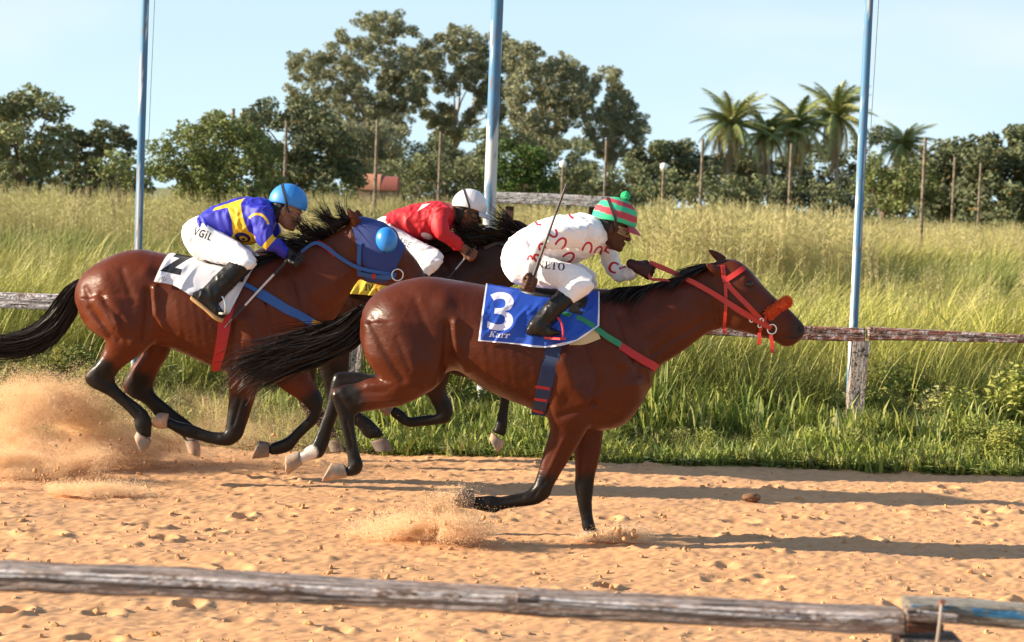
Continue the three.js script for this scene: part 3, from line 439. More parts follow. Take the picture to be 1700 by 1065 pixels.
// ---------------------------------------------------------------- grasses
function tuft(seed, n, h, spread, lean, bw, seg = 4, droop = 0) { // arching blades from one root
  const r = rng(seed), pos = [], idx = [];
  for (let i = 0; i < n; i++) {
    const a = r() * 6.283, rad = spread * Math.sqrt(r()), H = h * (0.45 + 0.65 * r()), x = Math.cos(a) * rad, z = Math.sin(a) * rad, ang = r() * 6.283, out = 0.15 + 0.5 * r(), dx = Math.cos(ang) * out + lean * (0.5 + r()), dz = Math.sin(ang) * out, w = bw * (0.6 + 0.7 * r()), fx = -Math.sin(ang + r()), fz = Math.cos(ang + r()), b = pos.length / 3, bend = 0.35 + 0.65 * r() + droop * r();
    for (let k = 0; k <= seg; k++) { const t = k / seg, hh = H * (t - 0.28 * bend * t * t * t), o = H * (0.25 * t + 0.55 * bend * t * t), ww = w * (1 - t * t * 0.95) / 2; pos.push(x + dx * o + fx * ww, hh, z + dz * o + fz * ww, x + dx * o - fx * ww, hh, z + dz * o - fz * ww); }
    for (let k = 0; k < seg; k++) { const q = b + k * 2; idx.push(q, q + 1, q + 2, q + 1, q + 3, q + 2); }
  }
  return geoFrom(pos, idx);
}
function seedTuft(seed, n, h) { // stalks with feathery seed heads
  const r = rng(seed), pos = [], idx = [], tri = (a, b, c) => { const k = pos.length / 3; pos.push(...a, ...b, ...c); idx.push(k, k + 1, k + 2); };
  for (let i = 0; i < n; i++) { const a = r() * 6.283, x = Math.cos(a) * 0.16 * r(), z = Math.sin(a) * 0.16 * r(), H = h * (0.75 + 0.35 * r()), dx = 0.22 * (r() - 0.2), dz = 0.2 * (r() - 0.5), tx = x + dx * H, tz = z + dz * H; tri([x - 0.004, 0, z], [x + 0.004, 0, z], [tx, H, tz]); for (let k = 0; k < 14; k++) { const t = 0.72 + 0.28 * k / 14, px = x + dx * H * t, pz = z + dz * H * t, py = H * t, b = r() * 6.283, l = 0.03 * (1.2 - k / 18); tri([px, py - 0.005, pz], [px, py + 0.005, pz], [px + Math.cos(b) * l + 0.01, py + 0.03, pz + Math.sin(b) * l]); } }
  return geoFrom(pos, idx);
}
function scatter(name, label, geo, mat, list) {
  const im = new THREE.InstancedMesh(geo, mat, list.length), M = new THREE.Matrix4(), Q = new THREE.Quaternion(), c = new THREE.Color();
  list.forEach((o, i) => { Q.setFromEuler(new THREE.Euler(0, o.turn, 0)); M.compose(V3(o.x, o.y ?? -0.05, o.z), Q, V3(o.s * (o.w ?? 1), o.s * (o.h ?? 1), o.s * (o.w ?? 1))); im.setMatrixAt(i, M); im.setColorAt(i, c.setRGB(...o.c)); });
  im.name = numbered(name); im.userData = { kind: 'stuff', label }; scene.add(shade(im)); return im;
}
const bladeMat = phy(1, 1, 1, 0.55, { transmission: 0.4, thickness: 0, specularIntensity: 0.3 });
{
  const r = rng(77), half = z => -z * 0.30 + 0.8, mixc = (a, b, t) => a.map((v, i) => lerp(v, b[i], t)), vary = (c, k = 0.35) => { const t = 1 - k / 2 + k * r(); return [c[0] * t, c[1] * t * (0.95 + 0.1 * r()), c[2] * t]; };
  const LUSH = [0.105, 0.15, 0.032], LIME = [0.50, 0.485, 0.125], STRAW = [0.56, 0.49, 0.26], OLIVE = [0.28, 0.295, 0.075];
  // creeping broad-leaved plants along the track edge
  const lp = [], q = rng(5); for (let i = 0; i < 22; i++) { const a = q() * 6.28, rd = 0.11 * Math.sqrt(q()), y = 0.02 + 0.10 * q(), x = Math.cos(a) * rd, z = Math.sin(a) * rd, b = q() * 6.28, s = 0.022 + 0.02 * q(), u = V3(Math.cos(b), 0.5 * (q() - 0.3), Math.sin(b)).normalize(), v = V3(-Math.sin(b), 0.35 * (q() - 0.5), Math.cos(b)), P = (m, n, e = 0) => [x + u.x * m * s + v.x * n * s, y + u.y * m * s + v.y * n * s + e * s, z + u.z * m * s + v.z * n * s]; const A = P(-1, 0), B = P(0, 0.62, 0.18), C = P(1.1, 0), D = P(0, -0.62, 0.18); lp.push(...A, ...B, ...C, ...A, ...C, ...D); }
  const L = [], L2 = []; for (let i = 0; i < 13000; i++) { const x = (r() * 2 - 1) * 5.9, t = Math.pow(r(), 1.4), z = EDGE(x) - t * 1.5 + 0.12 * r(), m = fbm(x * 2.2, z * 2.2, 1, 3); if (t > 0.25 && m < 0.46) continue; const s = (0.35 + 0.5 * r()) * (0.7 + 0.6 * m); (r() < 0.7 ? L : L2).push({ x, y: -0.04, z, turn: r() * 6.28, s: s * (1 + 0.5 * t), h: 0.7 + 1.5 * t * m, c: vary(mixc([0.20, 0.27, 0.055], r() < 0.2 ? STRAW : LIME, r() * 0.7), 0.6) }); }
  scatter('ground_cover', 'low leafy weeds creeping along the track edge', geoFrom(lp, null), bladeMat, L);
  scatter('ground_cover', 'narrow leaved weeds among the creeping plants of the verge', tuft(31, 26, 0.34, 0.10, 0.12, 0.02, 3, 1.2), bladeMat, L2);
  // short grass mixed into the verge
  const S = [], S2 = []; for (let i = 0; i < 7600; i++) { const x = (r() * 2 - 1) * 5.6, t = Math.pow(r(), 0.7), z = EDGE(x) - 0.35 - t * 1.6, m = fbm(x * 1.5, z * 1.5, 3, 2); if (m < 0.38 + 0.15 * (1 - t) * r()) continue; (r() < 0.5 ? S : S2).push({ x, z, turn: (r() - 0.5) * 2.2, s: (0.22 + 0.5 * t * m) * (0.7 + 0.6 * r()), w: 0.95, c: vary(mixc(LUSH, r() < 0.2 ? STRAW : LIME, 0.08 + 0.8 * r() * r()), 0.6) }); }
  scatter('verge_grass', 'green grass tufts on the verge in front of the far rail', tuft(11, 24, 0.75, 0.12, 0.3, 0.016, 5, 0.7), bladeMat, S);
  scatter('verge_grass', 'drooping grass tufts on the verge in front of the far rail', tuft(21, 16, 0.85, 0.14, 0.45, 0.018, 6, 1.4), bladeMat, S2);
  // tall lush grass behind the rail, in clumps with dark gaps
  const T = [], T2g = [], T3g = []; for (let i = 0; i < 15000; i++) { const z = -17.6 - 4.4 * Math.pow(r(), 0.9), x = (r() * 2 - 1) * (half(z) + 0.6), m = fbm(x * 0.9 + 3, z * 1.1, 6, 3), far = sstep(-17.9, -20.2, z); if (m < 0.47 + 0.05 * r() && far < 0.7) continue; const q3 = r(); (q3 < 0.4 ? T : q3 < 0.8 ? T2g : T3g).push({ x, z, turn: (r() - 0.5) * (r() < 0.35 ? 6.28 : 2.6), s: (0.36 + 0.42 * far + 1.5 * Math.max(0, m - 0.42)) * (0.75 + 0.45 * r()), c: vary(mixc(mixc(LUSH, OLIVE, r()), r() < 0.1 ? STRAW : LIME, clamp(-0.05 + 0.75 * far + 0.45 * r() * r() + 1.0 * (m - 0.5))), 0.55) }); }
  scatter('tall_grass', 'tall lush grass leaning to the right behind the far rail', tuft(12, 22, 1.15, 0.13, 0.42, 0.016, 5, 0.4), bladeMat, T);
  scatter('tall_grass', 'tall arching grass tufts behind the far rail', tuft(22, 18, 1.3, 0.15, 0.5, 0.019, 7, 1.5), bladeMat, T2g);
  scatter('tall_grass', 'broad bladed drooping grass behind the far rail', tuft(23, 12, 1.2, 0.12, 0.35, 0.028, 7, 1.9), bladeMat, T3g);
  // broad leaved weeds in tangled heaps
  const wg = leafCloud([{ x: 0, y: 0.5, z: 0, r: 0.5 }, { x: 0.4, y: 0.35, z: 0.2, r: 0.4 }, { x: -0.35, y: 0.3, z: 0.1, r: 0.42 }, { x: 0.1, y: 0.85, z: -0.1, r: 0.3 }], 520, 0.045, [1, 1, 1], rng(44), 0.9); wg.deleteAttribute('color');
  const WD = []; for (let i = 0; i < 300; i++) { const front = r() < 0.4, x = (r() * 2 - 1) * 5.6, z = front ? EDGE(x) - 0.35 - 1.1 * r() : -17.65 - 1.9 * r() * r(), m = fbm(x * 0.8 + 11, z * 0.8, 3, 2), right = sstep(1.5, 3.5, x); if (m < 0.44 - 0.12 * right) continue; WD.push({ x, z, y: -0.06, turn: r() * 6.28, s: (front ? 0.12 + 0.13 * r() : 0.25 + 0.25 * r()) * (0.75 + 0.8 * (m - 0.3)) * (1 + 0.25 * right), w: 1.15, c: vary(mixc([0.16, 0.21, 0.045], r() < 0.12 ? STRAW : LIME, r() * 0.75), 0.6) }); }
  scatter('weeds', 'tangled heaps of broad leaved weeds along the far rail', wg, bladeMat, WD);
  // long arching stems that stand out of the mass
  const A = []; for (let i = 0; i < 1100; i++) { const z = -17.9 - 10 * r(), x = (r() * 2 - 1) * half(z); A.push({ x, z, turn: (r() - 0.5) * 1.0, s: 0.75 + 0.6 * r(), c: vary(mixc(LIME, STRAW, r() * 0.6), 0.4) }); }
  scatter('grass_stems', 'long arching stems standing out of the tall grass', tuft(13, 5, 1.35, 0.1, 0.75, 0.011, 6), bladeMat, A);
  // the field
  const FG = [], FG2 = []; for (let i = 0; i < 23500; i++) { const t = Math.pow(r(), 0.75), z = -20.5 - 30 * t, x = (r() * 2 - 1) * (half(z) + 0.8), m = fbm(x * 0.35 + 8, z * 0.3, 2, 3), bare = sstep(0.60, 0.66, fbm(x * 0.5 + 20, z * 0.28, 7, 2)); if (bare > 0.5 && r() < 0.85) continue; (r() < 0.5 ? FG : FG2).push({ x, z, turn: (r() - 0.5) * 2.4, s: (0.05 + 1.5 * m) * (0.6 + 0.65 * r()), w: 1 + 0.4 * t, c: vary(mixc(mixc(OLIVE, LIME, clamp(0.35 + 0.9 * r())), STRAW, sstep(0.44, 0.70, m + 0.35 * (r() - 0.5) + 0.08 * t) * 0.55).map((v, i) => lerp(v, [0.16, 0.22, 0.04][i], 0.75 * sstep(0.50, 0.64, fbm(x * 0.22 + 31, z * 0.16, 3, 3)))), 0.5) }); }
  scatter('field_grass', 'yellow green tall grass filling the field', tuft(14, 26, 1.15, 0.2, 0.42, 0.016, 4, 0.3), bladeMat, FG);
  scatter('field_grass', 'windblown arching grass filling the field', tuft(24, 20, 1.3, 0.22, 0.6, 0.018, 5, 1.1), bladeMat, FG2);
  const FF = []; for (let i = 0; i < 14500; i++) { const z = -48 - 70 * Math.pow(r(), 0.9), x = (r() * 2 - 1) * (half(z) + 1), m = fbm(x * 0.12 + 3, z * 0.1, 5, 3); FF.push({ x, z, turn: (r() - 0.5) * 2, s: (0.75 + 0.7 * m) * (0.8 + 0.4 * r()), w: 1.4, c: vary(mixc(mixc(OLIVE, LIME, r()), STRAW, clamp(sstep(0.42, 0.66, m) * 0.5 + 0.15 * r())), 0.4) }); }
  scatter('field_grass', 'straw coloured tall grass in the far part of the field', tuft(15, 30, 1.25, 0.28, 0.35, 0.026, 4, 0.5), bladeMat, FF);
  const SH = []; const bank = (n, x0, x1, z0, z1, h0, h1, y0 = -0.05) => { for (let i = 0; i < n; i++) { const z = lerp(z0, z1, r()), k = -z / F, x = (lerp(x0, x1, r()) - 850) * k; SH.push({ x, z, y: y0, turn: r() * 6.28, s: lerp(h0, h1, r()), w: 1.3, c: vary(mixc([0.42, 0.40, 0.15], [0.52, 0.44, 0.24], r()), 0.35) }); } };
  bank(600, -80, 620, -40, -62, 1.2, 1.75); bank(700, 480, 1100, -55, -80, 1.2, 1.8); bank(600, 1080, 1420, -34, -52, 1.2, 1.95); bank(500, 1400, 1800, -55, -80, 1.2, 1.7); bank(200, -80, 1800, -24, -40, 0.75, 1.2);
  scatter('seed_grass', 'feathery beige seed heads above the far grass', seedTuft(16, 16, 1.0), bladeMat, SH);
}

// ---------------------------------------------------------------- race horses
class Hair {
  constructor(seed) { this.p = []; this.i = []; this.r = rng(seed); }
  add(pts, w0, w1 = 0.001) { // one tapering lock along points
    const n = pts.length, b = this.p.length / 3, q = V3(this.r() - 0.5, this.r() - 0.5, this.r() - 0.5);
    for (let k = 0; k < n; k++) { const T = pts[Math.min(n - 1, k + 1)].clone().sub(pts[Math.max(0, k - 1)]), s = q.clone().cross(T).normalize().multiplyScalar(lerp(w0, w1, k / (n - 1)) / 2), a = pts[k]; this.p.push(a.x + s.x, a.y + s.y, a.z + s.z, a.x - s.x, a.y - s.y, a.z - s.z); }
    for (let k = 0; k < n - 1; k++) { const a = b + k * 2; this.i.push(a, a + 1, a + 2, a + 1, a + 3, a + 2); }
  }
  geo() { return geoFrom(this.p, this.i); }
}
const hairMat = phy(0.015, 0.010, 0.008, 0.45, { specularIntensity: 0.55 });
const hoofMat = new THREE.MeshStandardMaterial({ vertexColors: true, color: rgb(0.15, 0.12, 0.10), roughness: 0.65 }), paleHoofMat = new THREE.MeshStandardMaterial({ vertexColors: true, color: rgb(0.26, 0.21, 0.165), roughness: 0.65 }), eyeMat = phy(0.005, 0.003, 0.002, 0.16);
const wrapNoise = (u, v, fx, fy, s, o) => { const L = (a, b, t) => a + (b - a) * t, n = (x, y) => fbm(x * fx, y * fy, s, o); return L(L(n(u, v), n(u - 1, v), u), L(n(u, v - 1), n(u - 1, v - 1), u), v); }; // tiles without a seam
const coatBump = dataTex(512, 512, (u, v) => { const a = 0.55 * wrapNoise(u, v, 40, 90, 1, 3) + 0.45 * (1 - Math.abs(2 * wrapNoise(u, v, 7, 9, 4, 3) - 1)) ** 4; return [a, a, a]; });
const coatRough = dataTex(256, 256, (u, v) => { const a = 0.62 + 0.5 * sstep(0.35, 0.68, wrapNoise(u, v, 6, 8, 7, 4)) + 0.2 * (wrapNoise(u, v, 50, 60, 3, 2) - 0.5); return [a, a, a]; });
const coatMat = () => new THREE.MeshPhysicalMaterial({ vertexColors: true, roughness: 0.5, roughnessMap: coatRough, bumpMap: coatBump, bumpScale: 0.0024, specularIntensity: 0.42, side: THREE.DoubleSide });

const soft = (k, L) => L.map(s => ({ ...s, amp: s.amp * k, r: s.r * 1.05 }));
const STROKES = soft(0.9, [ // on the leading horse
  { pts: [[616, 535], [642, 584], [670, 628]], r: 0.019, amp: -0.010, side: 'both' }, { pts: [[660, 560], [682, 612]], r: 0.012, amp: -0.005, side: 'both' },
  { pts: [[655, 520], [690, 600]], r: 0.065, amp: 0.018, side: 'both' }, 
  { pts: [[738, 500]], r: 0.045, amp: 0.016, side: 'both' }, { pts: [[742, 540], [742, 595], [737, 632]], r: 0.022, amp: -0.022, side: 'both' }, { pts: [[712, 638]], r: 0.03, amp: 0.012, side: 'near' },
  { pts: [[770, 555]], r: 0.06, amp: -0.014, side: 'both' }, { pts: [[756, 535], [760, 585], [776, 614]], r: 0.02, amp: 0.020, side: 'both' }, { pts: [[775, 600], [800, 625]], r: 0.03, amp: 0.007, side: 'both' },
  { pts: [[690, 500], [715, 560]], r: 0.02, amp: -0.006, side: 'both' }, { pts: [[690, 590], [705, 640]], r: 0.016, amp: -0.006, side: 'near' },
  ...[800, 816, 832, 848, 864, 880, 896].map(x => ({ pts: [[x, 560], [x + 10, 650]], r: 0.017, amp: 0.0011 + 0.0005 * (x % 3), side: 'both' })),
  { pts: [[1002, 520], [1032, 600]], r: 0.04, amp: 0.018, side: 'both' }, { pts: [[1032, 525], [1062, 622]], r: 0.02, amp: -0.012, side: 'both' }, { pts: [[936, 598], [950, 640], [972, 660]], r: 0.05, amp: 0.036, side: 'both' }, { pts: [[930, 640], [920, 680]], r: 0.03, amp: 0.012, side: 'both' },
  { pts: [[908, 600], [900, 690]], r: 0.022, amp: -0.020, side: 'both' }, { pts: [[975, 560], [992, 640], [985, 668]], r: 0.016, amp: -0.016, side: 'both' }, { pts: [[1052, 640]], r: 0.04, amp: 0.014, side: 'both' },
  { pts: [[985, 668], [1025, 690]], r: 0.016, amp: -0.010, side: 'both' }, { pts: [[930, 690], [985, 672]], r: 0.016, amp: -0.009, side: 'near' },
  { pts: [[1072, 602], [1120, 565], [1178, 534]], r: 0.018, amp: -0.012, side: 'both' }, { pts: [[1060, 545], [1120, 515]], r: 0.05, amp: 0.009, side: 'both' }, { pts: [[1085, 560], [1125, 535]], r: 0.012, amp: 0.006, side: 'both' }, { pts: [[1150, 485], [1180, 500]], r: 0.03, amp: 0.006, side: 'both' },
  { pts: [[1213, 515]], r: 0.04, amp: 0.011, side: 'both' }, { pts: [[1190, 505], [1196, 545]], r: 0.014, amp: -0.012, side: 'both' }, { pts: [[1238, 506], [1264, 522]], r: 0.011, amp: 0.006, side: 'both' }, { pts: [[1252, 494], [1280, 516]], r: 0.014, amp: -0.005, side: 'both' },
  { pts: [[1240, 464]], r: 0.02, amp: 0.008, side: 'both' }, { pts: [[1329, 557], [1304, 561]], r: 0.006, amp: -0.007, side: 'both' }, { pts: [[1318, 535], [1322, 545]], r: 0.016, amp: 0.006, side: 'both' },
]);
const NEAR_LEGS3 = [
  { pts: [[955, 716], [918, 792]], r: 0.010, amp: -0.007, side: 'near' }, { pts: [[962, 712], [942, 756]], r: 0.022, amp: 0.008, side: 'near' }, { pts: [[868, 828], [826, 835]], r: 0.007, amp: -0.006, side: 'near' },
  { pts: [[574, 700], [584, 744]], r: 0.007, amp: -0.007, side: 'near' }, { pts: [[562, 658], [580, 690]], r: 0.012, amp: -0.007, side: 'near' }, { pts: [[566, 650]], r: 0.02, amp: 0.006, side: 'near' }, { pts: [[600, 652], [640, 650]], r: 0.014, amp: -0.006, side: 'near' }, { pts: [[660, 640], [690, 640]], r: 0.03, amp: 0.007, side: 'near' },
  { pts: [[898, 812]], r: 0.018, amp: 0.008, side: 'near' }, { pts: [[886, 826], [905, 800]], r: 0.008, amp: -0.005, side: 'near' }, { pts: [[878, 820], [830, 832]], r: 0.006, amp: 0.003, side: 'near' }, { pts: [[935, 730], [908, 790]], r: 0.012, amp: 0.006, side: 'near' }, { pts: [[812, 836]], r: 0.014, amp: 0.006, side: 'near' }, { pts: [[590, 770]], r: 0.014, amp: 0.006, side: 'near' }, { pts: [[556, 656], [575, 660]], r: 0.014, amp: 0.008, side: 'near' }, { pts: [[581, 690], [588, 740]], r: 0.006, amp: 0.004, side: 'near' }, { pts: [[610, 640], [650, 636]], r: 0.012, amp: 0.006, side: 'near' }, { pts: [[600, 668], [660, 664]], r: 0.012, amp: 0.006, side: 'near' },
];
function makeHorse(o) {
  const { Z0 } = o, M = o.map || ((x, y) => [x, y]), a = W(o.box[0], o.box[3], Z0), b = W(o.box[2], o.box[1], Z0);
  const f = new Field(V3(a.x - 0.05, a.y - 0.08, Z0 - 0.44), V3(b.x + 0.05, b.y + 0.05, Z0 + 0.44), 0.0095, Z0);
  f.loft(ST(o.trunk, Z0, M), 0.05); f.loft(ST(o.neck, Z0, M), 0.09); f.loft(ST(o.head, Z0, M), 0.045);
  for (const e of o.ears) f.loft(ST(e, Z0, M), 0.012);
  for (const l of o.legs) f.loft(ST(l.st, Z0), 0.035);
  const nost = W(...M(...o.nostril), Z0); for (const s of [-1, 1]) f.ell(V3(nost.x, nost.y, Z0 + s * 0.05), 0.012, 0.019, 0.02, 0.3, 0.012, -1);
  const eye = W(...M(...o.eye), Z0); for (const s of [-1, 1]) f.ell(V3(eye.x, eye.y, Z0 + s * 0.103), 0.024, 0.017, 0.02, -0.5, 0.01, -1);
  const geo = sculpt(f.mesh(1), Z0, [...STROKES.map(s => ({ ...s, map: o.strokeMap || M })), ...(o.strokes || [])], (x, y, z) => (fbm(x * 9, y * 9, z * 9, 3) - 0.5) * 0.004 + (1 - Math.abs(fbm(x * 13 + 5, y * 13, z * 9, 2) * 2 - 1)) ** 6 * 0.0010);
  f.raise = geo.userData.raise; delete geo.userData.raise;
  // coat: one bay colour, mottled, with the black points of the lower legs and muzzle
  const dark = o.legs.flatMap(l => { const n = l.black ?? Math.floor(l.st.length * 0.42); return ST(l.st.slice(n), Z0).map((s, i, A) => i < A.length - 1 ? { x: (s.ax + s.bx) / 2, y: (s.ay + s.by) / 2, X: (A[i + 1].ax + A[i + 1].bx) / 2, Y: (A[i + 1].ay + A[i + 1].by) / 2, z: s.zc, r: s.hw + 0.03 } : null).filter(Boolean); });
  const socks = (o.socks || []).map(([px, py, zc, r]) => ({ p: W(px, py, Z0 + zc), zc, r }));
  const mz = W(...M(...o.nostril), Z0);
  paint(geo, (x, y, z) => {
    const zz = z - Z0, n1 = fbm(x * 5, y * 5, z * 5, 3) - 0.5, n2 = fbm(x * 40, y * 18, z * 40, 2) - 0.5;
    let k = 0; for (const s of dark) { if (Math.abs(zz - s.z) > 0.1) continue; const dx = s.X - s.x, dy = s.Y - s.y, t = clamp(((x - s.x) * dx + (y - s.y) * dy) / (dx * dx + dy * dy || 1e-9)), d = Math.hypot(x - s.x - t * dx, y - s.y - t * dy); k = Math.max(k, 1 - sstep(0.55, 1.15, d / (s.r + 0.03) + n1 * 1.0 + n2 * 0.35)); }
    let c = [0, 1, 2].map(i => o.coat[i] * (1 + n1 * 0.35));
    c = c.map((v, i) => lerp(v, [0.010, 0.0075, 0.0065][i], k) * (1 + n2 * 0.16 + n1 * 0.18));
    const m = 1 - sstep(0.02, 0.09, Math.hypot(x - mz.x, y - mz.y)); c = c.map((v, i) => lerp(v, [0.022, 0.016, 0.015][i], m * 0.8));
    for (const s of socks) if (Math.abs(zz - s.zc) < 0.08) { const w = 1 - sstep(0.8, 1.05, Math.hypot(x - s.p.x, y - s.p.y) / s.r + n1 * 0.3); c = c.map((v, i) => lerp(v, [0.55, 0.5, 0.46][i], w)); }
    return c;
  });
  { const p = geo.attributes.position, uv = new Float32Array(p.count * 2); for (let i = 0; i < p.count; i++) { uv[i * 2] = p.getX(i) * 1.6; uv[i * 2 + 1] = p.getY(i) * 1.6 + p.getZ(i) * 0.4; } geo.setAttribute('uv', new THREE.BufferAttribute(uv, 2)); }
  const foot = W(...o.base, Z0); foot.y = o.baseY ?? 0;
  const g = thing('racehorse', o.label, 'horse', foot, 'racehorses galloping along the sand track');
  part(g, 'body', geo, coatMat());
  o.legs.forEach(l => {
    const h = ST(l.hoof, Z0), xs = h.flatMap(s => [s.ax, s.bx]), ys = h.flatMap(s => [s.ay, s.by]), hf = new Field(V3(Math.min(...xs) - 0.05, Math.min(...ys) - 0.05, Z0 + h[0].zc - 0.1), V3(Math.max(...xs) + 0.05, Math.max(...ys) + 0.05, Z0 + h[0].zc + 0.1), 0.0055, Z0);
    hf.loft(h, 0.01); part(g, 'hoof', paint(hf.mesh(1), (x, y, z) => { const n = fbm(x * 50, y * 22, z * 50, 3), d = sstep(0.5, 0.6, fbm(x * 30 + 4, y * 30, z * 30, 3)); return [0.55 + 0.9 * n + 0.5 * d, 0.55 + 0.85 * n + 0.15 * d, 0.55 + 0.8 * n - 0.05 * d]; }), l.pale ? paleHoofMat : hoofMat);
  });
  for (const s of [-1, 1]) { const e = new THREE.SphereGeometry(0.019, 16, 12); e.scale(1.15, 0.9, 0.7); e.translate(eye.x, eye.y, Z0 + s * 0.088); part(g, 'eye', e, eyeMat); }
  { // nostrils and the line of the lips
    const [mx, my] = M(...o.nostril), mouth = o.mouth.map(([x, y]) => M(x, y));
    for (const s of [-1, 1]) {
      const q = W(mx, my, Z0 + 0.05), z = (f.surfZ(q.x, q.y) ?? Z0 + 0.05) - Z0, e = new THREE.TorusGeometry(0.0135, 0.0055, 8, 20); e.scale(0.8, 1.35, 1); e.rotateZ(-0.45); e.rotateY(s * 0.35); e.translate(q.x, q.y, Z0 + s * (z + 0.001)); const n = part(g, 'nostril', e, std(0.016, 0.011, 0.010, 0.45));
      const h0 = new THREE.SphereGeometry(0.012, 14, 10); h0.scale(0.85, 1.4, 0.35); h0.rotateZ(-0.45); h0.translate(q.x, q.y, Z0 + s * (z + 0.0005)); part(n, 'opening', h0, std(0.004, 0.003, 0.003, 0.9));
      part(g, 'lip_line', tube(mouth.map(([x, y]) => { const p = W(x, y, Z0 + 0.04), zz = (f.surfZ(p.x, p.y) ?? Z0 + 0.02) - Z0; return V3(p.x, p.y, Z0 + s * (zz + 0.0005)); }), [0.0035, 0.0032, 0.0015], 6, 4), std(0.005, 0.004, 0.004, 0.8));
    }
  }
  // mane
  const h = new Hair(o.seed), r = h.r, crest = new THREE.CatmullRomCurve3(o.crest.map(([x, y]) => W(...M(x, y), Z0)));
  for (let i = 0; i < o.maneN; i++) {
    const t = r(), cl = Math.floor(t * 24 + r() * 1.5), h1 = hsh(cl, o.seed, 1), h2 = hsh(cl, o.seed, 2), h3 = hsh(cl, o.seed, 3), p = crest.getPoint(t), side = r() < o.maneNear ? 1 : -1, L = o.maneLen * (0.4 + 0.45 * r() + 0.7 * h1), fl = o.maneLift(t) * (0.25 + 1.1 * h2 + 0.35 * r());
    p.z += side * r() * 0.018; p.y -= 0.016 - r() * 0.008;
    const d = V3(-0.75 - r() * 0.3 + (h3 - 0.5) * 0.8, fl + (r() - 0.5) * 0.25, side * (0.25 + 0.5 * r())).normalize(), pts = [p.clone()];
    for (let k = 1; k <= 5; k++) { d.y -= 0.10 * (1 - clamp(fl)) + 0.16 * h3 + (r() - 0.5) * 0.08; d.x += (h2 - 0.7) * 0.25 + (r() - 0.5) * 0.1; d.z += (r() - 0.5) * 0.15; d.normalize(); const q = pts[k - 1].clone().addScaledVector(d, L / 5); const e = f.val(q.x, q.y, q.z); if (e < 0.006) q.z += side * (0.008 - e) ; pts.push(q); }
    h.add(pts, 0.006 + 0.006 * r());
  }
  for (let i = 0; i < 60; i++) { const p = W(...M(...o.forelock), Z0 + (r() - 0.5) * 0.04), pts = [p]; const d = V3(-1.0 + r() * 0.5, 0.05 + r() * 0.35, (r() - 0.5) * 0.6).normalize(); for (let k = 1; k < 5; k++) { d.y -= 0.28; d.x += (r() - 0.7) * 0.2; d.normalize(); pts.push(pts[k - 1].clone().addScaledVector(d, 0.02)); } h.add(pts, 0.005); }
  part(g, 'mane', h.geo(), hairMat);
  if (o.tail) { // tail: locks that stream back along a curve
    const T = new Hair(o.seed + 7), q = T.r, cv = new THREE.CatmullRomCurve3(o.tail.map(([x, y, w, z = 0]) => W(x, y, Z0 + z))), N = o.tail.length;
    const locks = Array.from({ length: 46 }, () => ({ a: q() * 6.283, r: Math.sqrt(q()), w: q() * 6, e: 0.55 + 0.5 * q(), c: (q() - 0.5) * 1.1, z: (q() - 0.5) }));
    for (let i = 0; i < o.tailN; i++) {
      const lk = locks[Math.floor(q() * 46)], a = q() * 2 * Math.PI, rr = Math.sqrt(q()), tEnd = lk.e * (0.62 + 0.42 * Math.pow(q(), 0.6)), t0 = q() * 0.25, pts = [], wob = q() * 6, curl = (q() - 0.5) * 0.10, fly = q() < 0.25 ? (q() - 0.4) * 1.6 : 0;
      for (let k = 0; k <= 9; k++) {
        const t = lerp(t0, Math.min(1.0, tEnd), k / 9), p = cv.getPoint(t), ft = t * (N - 1), j = Math.min(N - 2, Math.floor(ft)), w = lerp(o.tail[j][2], o.tail[j + 1][2], ft - j) / 300, tn = cv.getTangent(t);
        const nx = -tn.y, ny = tn.x, s = Math.sin(wob + t * 7) * 0.12 * t, tg2 = 1 - 0.72 * sstep(0.2, 0.85, t), u = (Math.cos(a) * rr * tg2 + Math.cos(lk.a) * lk.r * (1 - tg2) * 1.25 + lk.c * t * t * t * 0.8 + Math.sin(lk.w + t * 8) * 0.14 * t + s * 0.5 + curl * 4 * t * t + fly * t * t) * w;
        pts.push(V3(p.x + nx * u, p.y + ny * u, p.z + (Math.sin(a) * rr * tg2 + Math.sin(lk.a) * lk.r * (1 - tg2)) * w * 0.6));
      }
      T.add(pts, 0.008, 0.0015);
    }
    const cw = o.tail.slice(0, Math.ceil(N * 0.62)), core = tube(cw.map(([x, y]) => W(x, y, Z0)), cw.map(([, , w], i) => w / 300 * (0.5 - 0.46 * i / (cw.length - 1))), 10, 4);
    T.i = [...T.i]; core.deleteAttribute('uv'); const tg = mergeGeometries([T.geo(), core]); part(g, 'tail', tg, hairMat);
  }
  return { f, g, Z0, eye };
}
const Z3 = -11.85, Z1 = -13.75, Z2 = -15.05;
const TR3 = [[603, 514, 599, 566, 0.0810], [614, 496, 613, 604, 0.1665, 0, 2.3], [638, 477, 646, 632, 0.2250, 0, 2.4, .04], [675, 464, 690, 640, 0.2502, 0, 2.4, .04], [713, 459, 722, 630, 0.2565, 0, 2.4, .05], [758, 465, 757, 614, 0.2538, 0, 2.3, .05], [803, 473, 800, 642, 0.2700, 0, 2.25, .08], [843, 480, 843, 662, 0.2808, 0, 2.25, .08], [880, 484, 880, 677, 0.2808, 0, 2.25, .07], [915, 485, 912, 694, 0.2700, 0, 2.25, .06], [950, 484, 950, 708, 0.2565, 0, 2.3, .08], [985, 484, 990, 714, 0.2412, 0, 2.4, .1], [1012, 490, 1030, 705, 0.2115, 0, 2.5, .1], [1035, 505, 1060, 675, 0.1710, 0, 2.4, .1], [1048, 528, 1076, 640, 0.1170, 0, 2.2, .1]];
